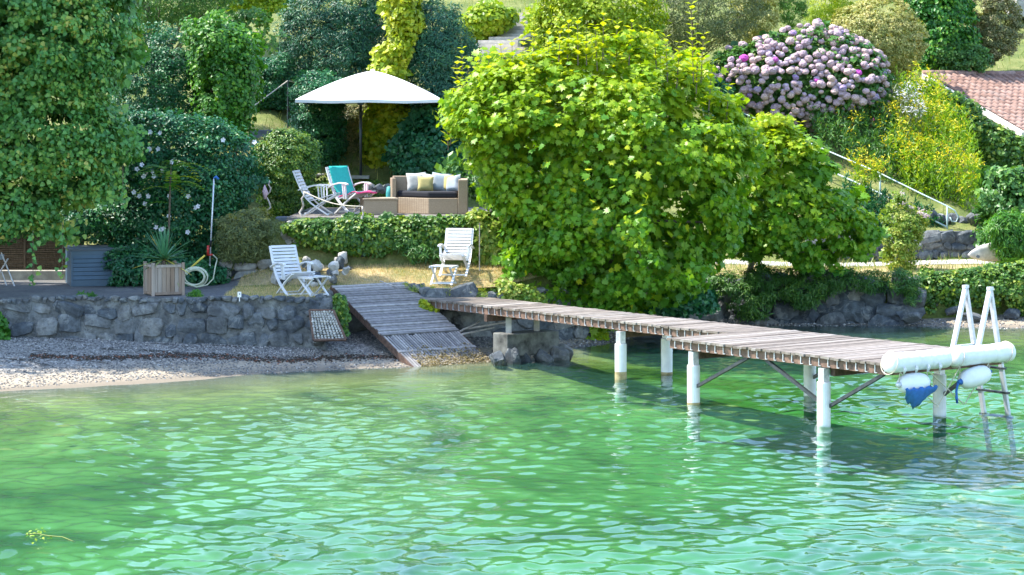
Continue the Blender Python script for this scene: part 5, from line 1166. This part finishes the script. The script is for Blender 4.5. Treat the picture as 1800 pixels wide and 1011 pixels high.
# goldenrod slope
def spires(name, label, cat, poly_px, d0, slope_d, n, seed, hgt, mat, fmat, kind='stuff', fl=.5, lean=.06):
    """upright stems with narrow leaves and flower plumes, standing on the slope inside the outline"""
    rg = np.random.default_rng(seed); poly = np.array(poly_px, float); lo = poly.min(0); hi = poly.max(0); P = []; N = []; S_ = []; Tn = []; FP = []; FN = []; FS = []; FT = []; k = 0
    while k < n:
        q = rg.uniform(lo, hi)
        if not in_poly(q[:1], q[1:], poly)[0]: continue
        k += 1; d = d0+slope_d*(hi[1]-q[1])/(hi[1]-lo[1]); b = np.array(at(q[0], q[1], d)); h = hgt*rg.uniform(.7, 1.25); top = b+np.array([rg.normal(0, lean), rg.normal(0, lean), h]); m = 16
        t = rg.random(m); P.append(b+(top-b)*t[:, None]); nn = rg.normal(0, 1, (m, 3)); nn[:, 2] = rg.uniform(.2, .9, m); N.append(nn); S_.append(rg.uniform(.10, .20, m)); Tn.append(np.full(m, rg.random()*.6)+rg.random(m)*.4)
        if rg.random() < fl:
            m2 = 20; o = rg.normal(0, 1, (m2, 3))*np.array([.10, .10, .09]); FP.append(top+o); FN.append(rg.normal(0, .6, (m2, 3))+[0, -.3, .8]); FS.append(rg.uniform(.06, .14, m2)); FT.append(np.clip(np.full(m2, rg.random())*.7+rg.random(m2)*.3, 0, 1))
    root = thing(name, label, cat, at((lo[0]+hi[0])/2, hi[1], d0)); root['kind'] = kind
    V, F, t = leaf_geo(np.concatenate(P), np.concatenate(N), np.concatenate(S_), T_NARROW, np.concatenate(Tn), rg, -1.6); np_obj('stems', V, F, mat, root, tint=t, kind='stuff')
    if FP:
        V, F, t = leaf_geo(np.concatenate(FP), np.concatenate(FN), np.concatenate(FS), T_NARROW, np.concatenate(FT), rg, .2); np_obj('flower_plumes', V, F, fmat, root, tint=t, kind='stuff')
    return root
spires('goldenrod', 'mass of yellow goldenrod on the slope below the tiled roof', 'goldenrod', [(1570, 170), (1630, 170), (1700, 250), (1730, 330), (1725, 390), (1600, 345), (1560, 300)], 62.0, 5.0, 700, 51, .95, M['goldenrod'], M['goldflower'], fl=.17)
spires('slope_perennials', 'green leafy perennials under the hydrangea', 'plants', [(1420, 230), (1560, 205), (1600, 260), (1640, 340), (1700, 390), (1560, 330), (1440, 270)], 62.5, 3.5, 420, 52, .8, M['midleaf'], M['goldflower'], fl=.05)
spires('goldenrod_by_rail', 'few drooping goldenrod plumes leaning over the handrail', 'goldenrod', [(1495, 300), (1555, 315), (1560, 350), (1500, 340)], 61.6, .6, 26, 53, .55, M['goldenrod'], M['goldflower'], fl=.7, lean=.2)
spires('slope_undergrowth', 'dark undergrowth below the handrail', 'plants', [(1480, 330), (1600, 370), (1665, 402), (1500, 405)], 61.2, .9, 200, 54, .35, M['darkleaf'], M['goldflower'], fl=0)
spires('white_plumes', 'pale flowering stems between the hydrangea and the roof', 'plants', [(1575, 200), (1610, 210), (1620, 250), (1580, 250)], 64.5, 1, 34, 55, .9, M['olive'], M['whiteflower'], fl=.35)
plant('roof_ivy', 'variegated ivy covering the gable wall below the tiled roof', 'ivy', [(1612, 140), (1640, 150), (1720, 200), (1800, 240), (1850, 250), (1850, 345), (1760, 320), (1700, 260), (1650, 210), (1615, 185)], 67.2, .8, M['ivy'], 420, 52, .22, .095, 56, T_LOBED, lump=.3)
plant('right_vine', 'tangled climbing vine at the right edge above the board', 'vine', [(1735, 290), (1850, 300), (1850, 470), (1790, 470), (1745, 455), (1720, 430), (1730, 380)], 60.0, .9, M['midleaf'], 270, 50, .25, .11, 57, T_LOBED, lump=.45)
plant('willow_leaved_shrub', 'dark willow leaved shrub beside the pale board', 'shrub', [(1735, 400), (1755, 370), (1830, 380), (1830, 462), (1752, 458), (1742, 430)], 57.6, .4, M['beech'], 130, 50, .2, .13, 58, T_NARROW, droop=1.2)
# maples in the middle
mp = [(778, 215), (790, 175), (820, 150), (850, 110), (900, 90), (950, 80), (1010, 62), (1080, 55), (1140, 80), (1200, 95), (1235, 130), (1262, 160), (1300, 185), (1318, 230), (1308, 300), (1315, 350), (1300, 400), (1275, 440), (1262, 480), (1235, 515), (1190, 535), (1130, 548), (1060, 545), (990, 530), (940, 525), (915, 500), (905, 455), (880, 400), (868, 360), (838, 335), (818, 295), (812, 260)]
MR = 50.9
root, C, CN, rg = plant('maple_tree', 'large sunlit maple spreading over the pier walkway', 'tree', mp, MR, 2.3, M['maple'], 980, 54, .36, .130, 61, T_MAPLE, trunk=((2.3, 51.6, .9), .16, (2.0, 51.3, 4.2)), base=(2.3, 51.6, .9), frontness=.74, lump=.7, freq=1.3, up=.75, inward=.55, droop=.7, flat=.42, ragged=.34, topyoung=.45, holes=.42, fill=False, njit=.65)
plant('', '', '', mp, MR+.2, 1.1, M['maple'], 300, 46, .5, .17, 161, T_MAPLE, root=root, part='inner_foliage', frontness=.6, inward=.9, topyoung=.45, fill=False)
P, N, ti, rgm, C3, CN3 = crown_cloud(mp, MR, 2.42, 300, 1, .05, 162, frontness=1.0, lump=.7, freq=1.3, up=.8, inward=.05)
tv, tf = T_MAPLE; lms = [np_mesh('leaf', tv, tf, M['maple'], tint=np.full(len(tv), t)) for t in (.15, .35, .55, .75, .92)]
Tt, Bt, Nt = frames(N, rgm, .7)
for i in range(300):
    o = bpy.data.objects.new('leaf', lms[i % 5]); link(o, root); mm = Matrix((Bt[i], Tt[i], Nt[i])).transposed().to_4x4() @ Matrix.Scale(float(rgm.uniform(.13, .20)), 4); mm.translation = Vector(P[i])-wloc(root); o.matrix_basis = mm
def shoots(root, spots, d, seed, mat, size=.12):
    rg = np.random.default_rng(seed)
    for (px, y0, y1) in spots:
        a = at(px+rg.uniform(-6, 6), y1+25, d+rg.uniform(-.3, .3)); b = at(px, y0, d); b.y = a.y; n = max(5, int((b-a).length/.11)); vs = []; P = []; N = []; S_ = []
        MB().tube([a, b], [.014, .005], 5).build('shoot_stem', M['bark'], root)
        for k in range(n):
            c = a.lerp(b, (k+1)/n); an = k*1.57+rg.uniform(-.3, .3)
            for q in (0, math.pi): P.append(tuple(c)); N.append((-math.cos(an+q)*.45, -math.sin(an+q)*.45, 1.0)); S_.append(size*rg.uniform(.8, 1.2)*(1.15-.5*k/n))
        tv = T_DIAMOND[0]; vs = []; fs = []
        for p_, n_, s_ in zip(P, N, S_):
            o_ = Vector((-n_[0], -n_[1], .22+rg.uniform(-.15, .15))).normalized(); sd = o_.cross(Vector((0, 0, 1))).normalized(); u_ = sd.cross(o_); b_ = len(vs)
            vs += [Vector(p_)+(sd*v[0]*1.25+o_*v[1]+u_*v[2])*s_ for v in tv]; fs += [(b_, b_+2, b_+3), (b_, b_+3, b_+1)]
        V = np.array([tuple(v) for v in vs]); np_obj('shoot_leaves', V, np.array(fs), mat, root, tint=np.repeat(np.clip(.75+.25*rg.random(len(P)), 0, 1), 4), kind='stuff')
shoots(root, [(803, 112, 215), (812, 85, 200), (835, 112, 190), (845, 120, 190), (795, 170, 230), (1214, 8, 120), (1237, 60, 120), (1195, 75, 130), (1000, 40, 90), (1060, 28, 80), (1110, 40, 90), (940, 55, 110), (1030, 50, 90), (880, 80, 130), (1150, 55, 100), (965, 60, 110), (920, 70, 130), (985, 50, 110), (1045, 45, 100), (1085, 42, 100), (1130, 50, 110), (1170, 65, 120), (1250, 110, 170), (860, 95, 150), (900, 72, 130), (1015, 35, 90), (1225, 90, 140), (1280, 150, 210), (785, 195, 240), (822, 120, 190)], 50.2, 63, M['maple'], .21)
mp2 = [(1240, 265), (1265, 235), (1310, 222), (1350, 215), (1400, 222), (1440, 250), (1480, 290), (1520, 340), (1530, 375), (1518, 420), (1490, 450), (1450, 468), (1400, 455), (1350, 470), (1300, 470), (1260, 450), (1240, 400)]
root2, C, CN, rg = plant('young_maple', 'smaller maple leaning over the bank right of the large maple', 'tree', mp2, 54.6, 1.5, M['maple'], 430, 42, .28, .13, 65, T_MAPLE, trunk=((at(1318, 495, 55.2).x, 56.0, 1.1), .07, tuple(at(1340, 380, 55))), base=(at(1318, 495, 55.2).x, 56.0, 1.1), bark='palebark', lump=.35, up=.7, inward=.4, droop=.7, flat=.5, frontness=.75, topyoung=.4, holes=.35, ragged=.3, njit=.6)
shoots(root2, [(1360, 195, 240), (1300, 205, 250), (1410, 215, 250), (1260, 190, 260), (1290, 175, 230)], 54.0, 66, M['maple'], .19)
plant('waterside_maple_sprig', 'low maple sprig hanging below the pier walkway', 'sapling', [(1015, 560), (1060, 552), (1075, 585), (1055, 608), (1035, 600), (1010, 590)], 51.2, .4, M['maple'], 18, 18, .18, .18, 67, T_MAPLE, base=(2.0, 51.3, .4))
# bank plants
plant('upright_sedum', 'tall pale green upright bush with pinkish tips on the right bank', 'bush', [(1560, 470), (1548, 420), (1558, 375), (1578, 335), (1592, 352), (1605, 365), (1632, 380), (1620, 420), (1605, 470), (1585, 482)], 57.6, .45, M['ivypale'], 170, 40, .14, .065, 68, T_DIAMOND, trunk=((at(1580, 486, 57.6).x, 57.6, 1.12), .04), droop=-.8)
P, N, ti, rg, C2, CN2 = crown_cloud([(1560, 400), (1575, 335), (1585, 332), (1600, 362), (1632, 372), (1630, 390), (1600, 375), (1580, 360)], 57.5, .35, 26, 14, .06, 69)
M['dustypink'] = leafmat('dusty_pink_flower', [(0, (.45, .30, .30)), (1, (.72, .60, .58))], .2, .8, (1, 1, 1), lift=1)
V, F, t = leaf_geo(P, N, np.full(len(P), .045), T_DIAMOND, ti, rg); np_obj('flower_tips', V, F, M['dustypink'], PLANTS['upright_sedum'][0][0], tint=t, kind='stuff')
plant('bank_ivy', 'mixed ivy and grass tumbling over the rock bank', 'bank plants', [(1240, 485), (1345, 468), (1420, 470), (1500, 472), (1580, 474), (1625, 490), (1612, 535), (1580, 512), (1530, 518), (1490, 505), (1440, 525), (1405, 552), (1370, 525), (1340, 560), (1300, 560), (1270, 530), (1240, 520)], 54.95, .4, M['midleaf'], 230, 50, .17, .10, 70, T_NARROW, droop=1.2)
plant('bank_creeper', 'yellow green creeper over the right bank behind the ladder', 'creeper', [(1585, 485), (1650, 475), (1720, 470), (1800, 455), (1850, 460), (1850, 562), (1790, 555), (1740, 540), (1690, 538), (1650, 532), (1610, 555), (1590, 530)], 55.7, .5, M['ivy'], 420, 52, .17, .075, 71, T_LOBED)
plant('pier_start_weeds', 'sunny weeds beside the shore end of the pier', 'weeds', [(850, 515), (880, 490), (920, 500), (960, 520), (955, 535), (900, 530), (860, 522)], 49.8, .3, M['ivypale'], 80, 44, .13, .065, 72, T_LOBED)
plant('lawn_edge_weeds', 'dry weeds along the lawn edge between ramp and pier', 'weeds', [(706, 497), (740, 503), (800, 507), (856, 508), (856, 521), (800, 520), (752, 521), (716, 512)], 49.3, .12, M['ivypale'], 70, 34, .07, .05, 86, T_NARROW, droop=-.5, fill=False, base=(-1.5, 49.4, 1.35))
plant('maple_foot_plants', 'dark plants under the left side of the large maple', 'plants', [(900, 470), (960, 490), (1100, 520), (1240, 500), (1260, 540), (1150, 560), (1000, 545), (930, 525)], 52.4, .7, M['darkleaf'], 200, 44, .2, .10, 73, T_LOBED)
plant('slope_cover', 'low green cover on the slope behind the sofa and the maple', 'ground cover', [(800, 320), (850, 300), (900, 330), (920, 400), (880, 380), (840, 350)], 54.2, .35, M['midleaf'], 70, 40, .16, .07, 74)
plant('ramp_creeper', 'green creeper trailing down the wall left of the boat ramp', 'creeper', [(585, 520), (600, 515), (612, 545), (608, 590), (598, 585), (592, 550)], 46.8, .12, M['ivy'], 40, 36, .08, .06, 75, T_LOBED)
plant('wall_creeper', 'small creeper at the left end of the quay wall', 'creeper', [(-20, 540), (8, 560), (14, 600), (5, 622), (-20, 625)], 46.6, .15, M['beech'], 26, 34, .10, .08, 76, T_LOBED)
plant('ramp_side_creeper', 'bright creeper hanging beside the upper right edge of the ramp', 'creeper', [(735, 528), (750, 530), (772, 552), (770, 562), (752, 548), (738, 538)], 48.6, .10, M['gold'], 16, 24, .06, .06, 79, T_LOBED)
for i, (px, py, sz) in enumerate(((155, 530, 24), (100, 534, 12), (45, 537, 12), (345, 520, 12))):
    plant('quay_weed', ['biggest green weed tuft on the quay edge', 'small weed tuft left of the biggest quay tuft', 'leftmost small weed tuft on the quay edge', 'small weed tuft in front of the planter and hose'][i], 'weed', [(px-sz, py+2), (px-sz*.7, py-sz*.5), (px, py-sz*.75), (px+sz*.7, py-sz*.4), (px+sz, py+3), (px, py+6)], 47.25, .15, M['beech'], 8+sz, 22, .07, .07, 80+i, T_NARROW, group='weed tufts on the quay edge', droop=-.6, base=tuple(at(px, py, 47.25)))
# ivy hump below the left shrub, ground cover by hose
plant('quay_ground_cover', 'dark leafy ground cover between the storage box and the planter', 'ground cover', [(190, 440), (240, 430), (330, 450), (400, 470), (395, 500), (330, 505), (200, 508), (188, 480)], 50.4, .5, M['darkleaf'], 170, 46, .16, .08, 85)
# grasses
def grass(name, label, n, fn, size, mat, seed, part=None):
    rg = np.random.default_rng(seed); P = fn(rg, n); n = len(P); N = rg.normal(0, 1, (n, 3)); N[:, 2] *= .25
    V, F, t = leaf_geo(P, N, rg.uniform(.5, 1.3, n)*size, T_BLADE, rg.random(n), rg, -3.0); tag(np_obj(name, V, F, M[mat], tint=t), label, 'grass', kind='stuff')
ln = SN(90, 1.1, 8, 2)
def lawnp(rg, n):
    x = rg.uniform(-6.0, .6, n); f = front(x); y = f+.05+(np.minimum(51.1, f+4.3)-f-.1)*rg.random(n); return np.stack([x, y, ground_z(x, y)], 1)
def lawng(rg, n):
    P = lawnp(rg, n); v = ln(P[:, :2]); return P[(v > .1) | (P[:, 0] < -4.3)]
grass('dry_lawn_grass', 'short straw coloured grass on the lawn', 24000, lawnp, .07, 'drygrass', 1)
grass('green_lawn_grass', 'green grass patches on the lawn near the shaded chair', 9000, lawng, .06, 'grass', 2)
def bankp(rg, n):
    x = rg.uniform(5, 17.5, n); y = front(x)+.1+rg.random(n)*3.2; return np.stack([x, y, ground_z(x, y)], 1)
grass('bank_grass', 'sunlit grass on top of the right bank', 9000, bankp, .11, 'grass', 3)
def hillp(rg, n):
    x = rg.uniform(-15, 22, n); y = rg.uniform(57.5, 90, n); return np.stack([x, y, ground_z(x, y)], 1)
grass('hillside_grass', 'grass on the garden slope between the shrubs', 26000, hillp, .22, 'grass', 4)
# trees on the slope above the picture
for i, (x, y, h_, wd) in enumerate(((-13, 70, 9, 4), (-6, 84, 6, 5))):
    zb = gz(x, y); cpx = 900+x/y*FPX; s_ = FPX/y; yt = YH-(zb+h_-HC)*s_; yb = YH-(zb+1.5-HC)*s_
    plant('hill_tree', ['tall tree on the slope above the field maple', 'tree on the hilltop above the yews', 'tree on the hilltop above the tamarisk', 'tree on the hilltop above the villa'][i], 'tree', [(cpx-wd*.5*s_, yb), (cpx-wd*.55*s_, (yb+yt)/2), (cpx-wd*.3*s_, yt+20), (cpx, yt), (cpx+wd*.3*s_, yt+20), (cpx+wd*.55*s_, (yb+yt)/2), (cpx+wd*.5*s_, yb)], y, 2, M['midleaf'], 160, 44, .6, .22, 90+i, T_LOBED, trunk=((x, y, zb), .2), group='trees on the upper slope')
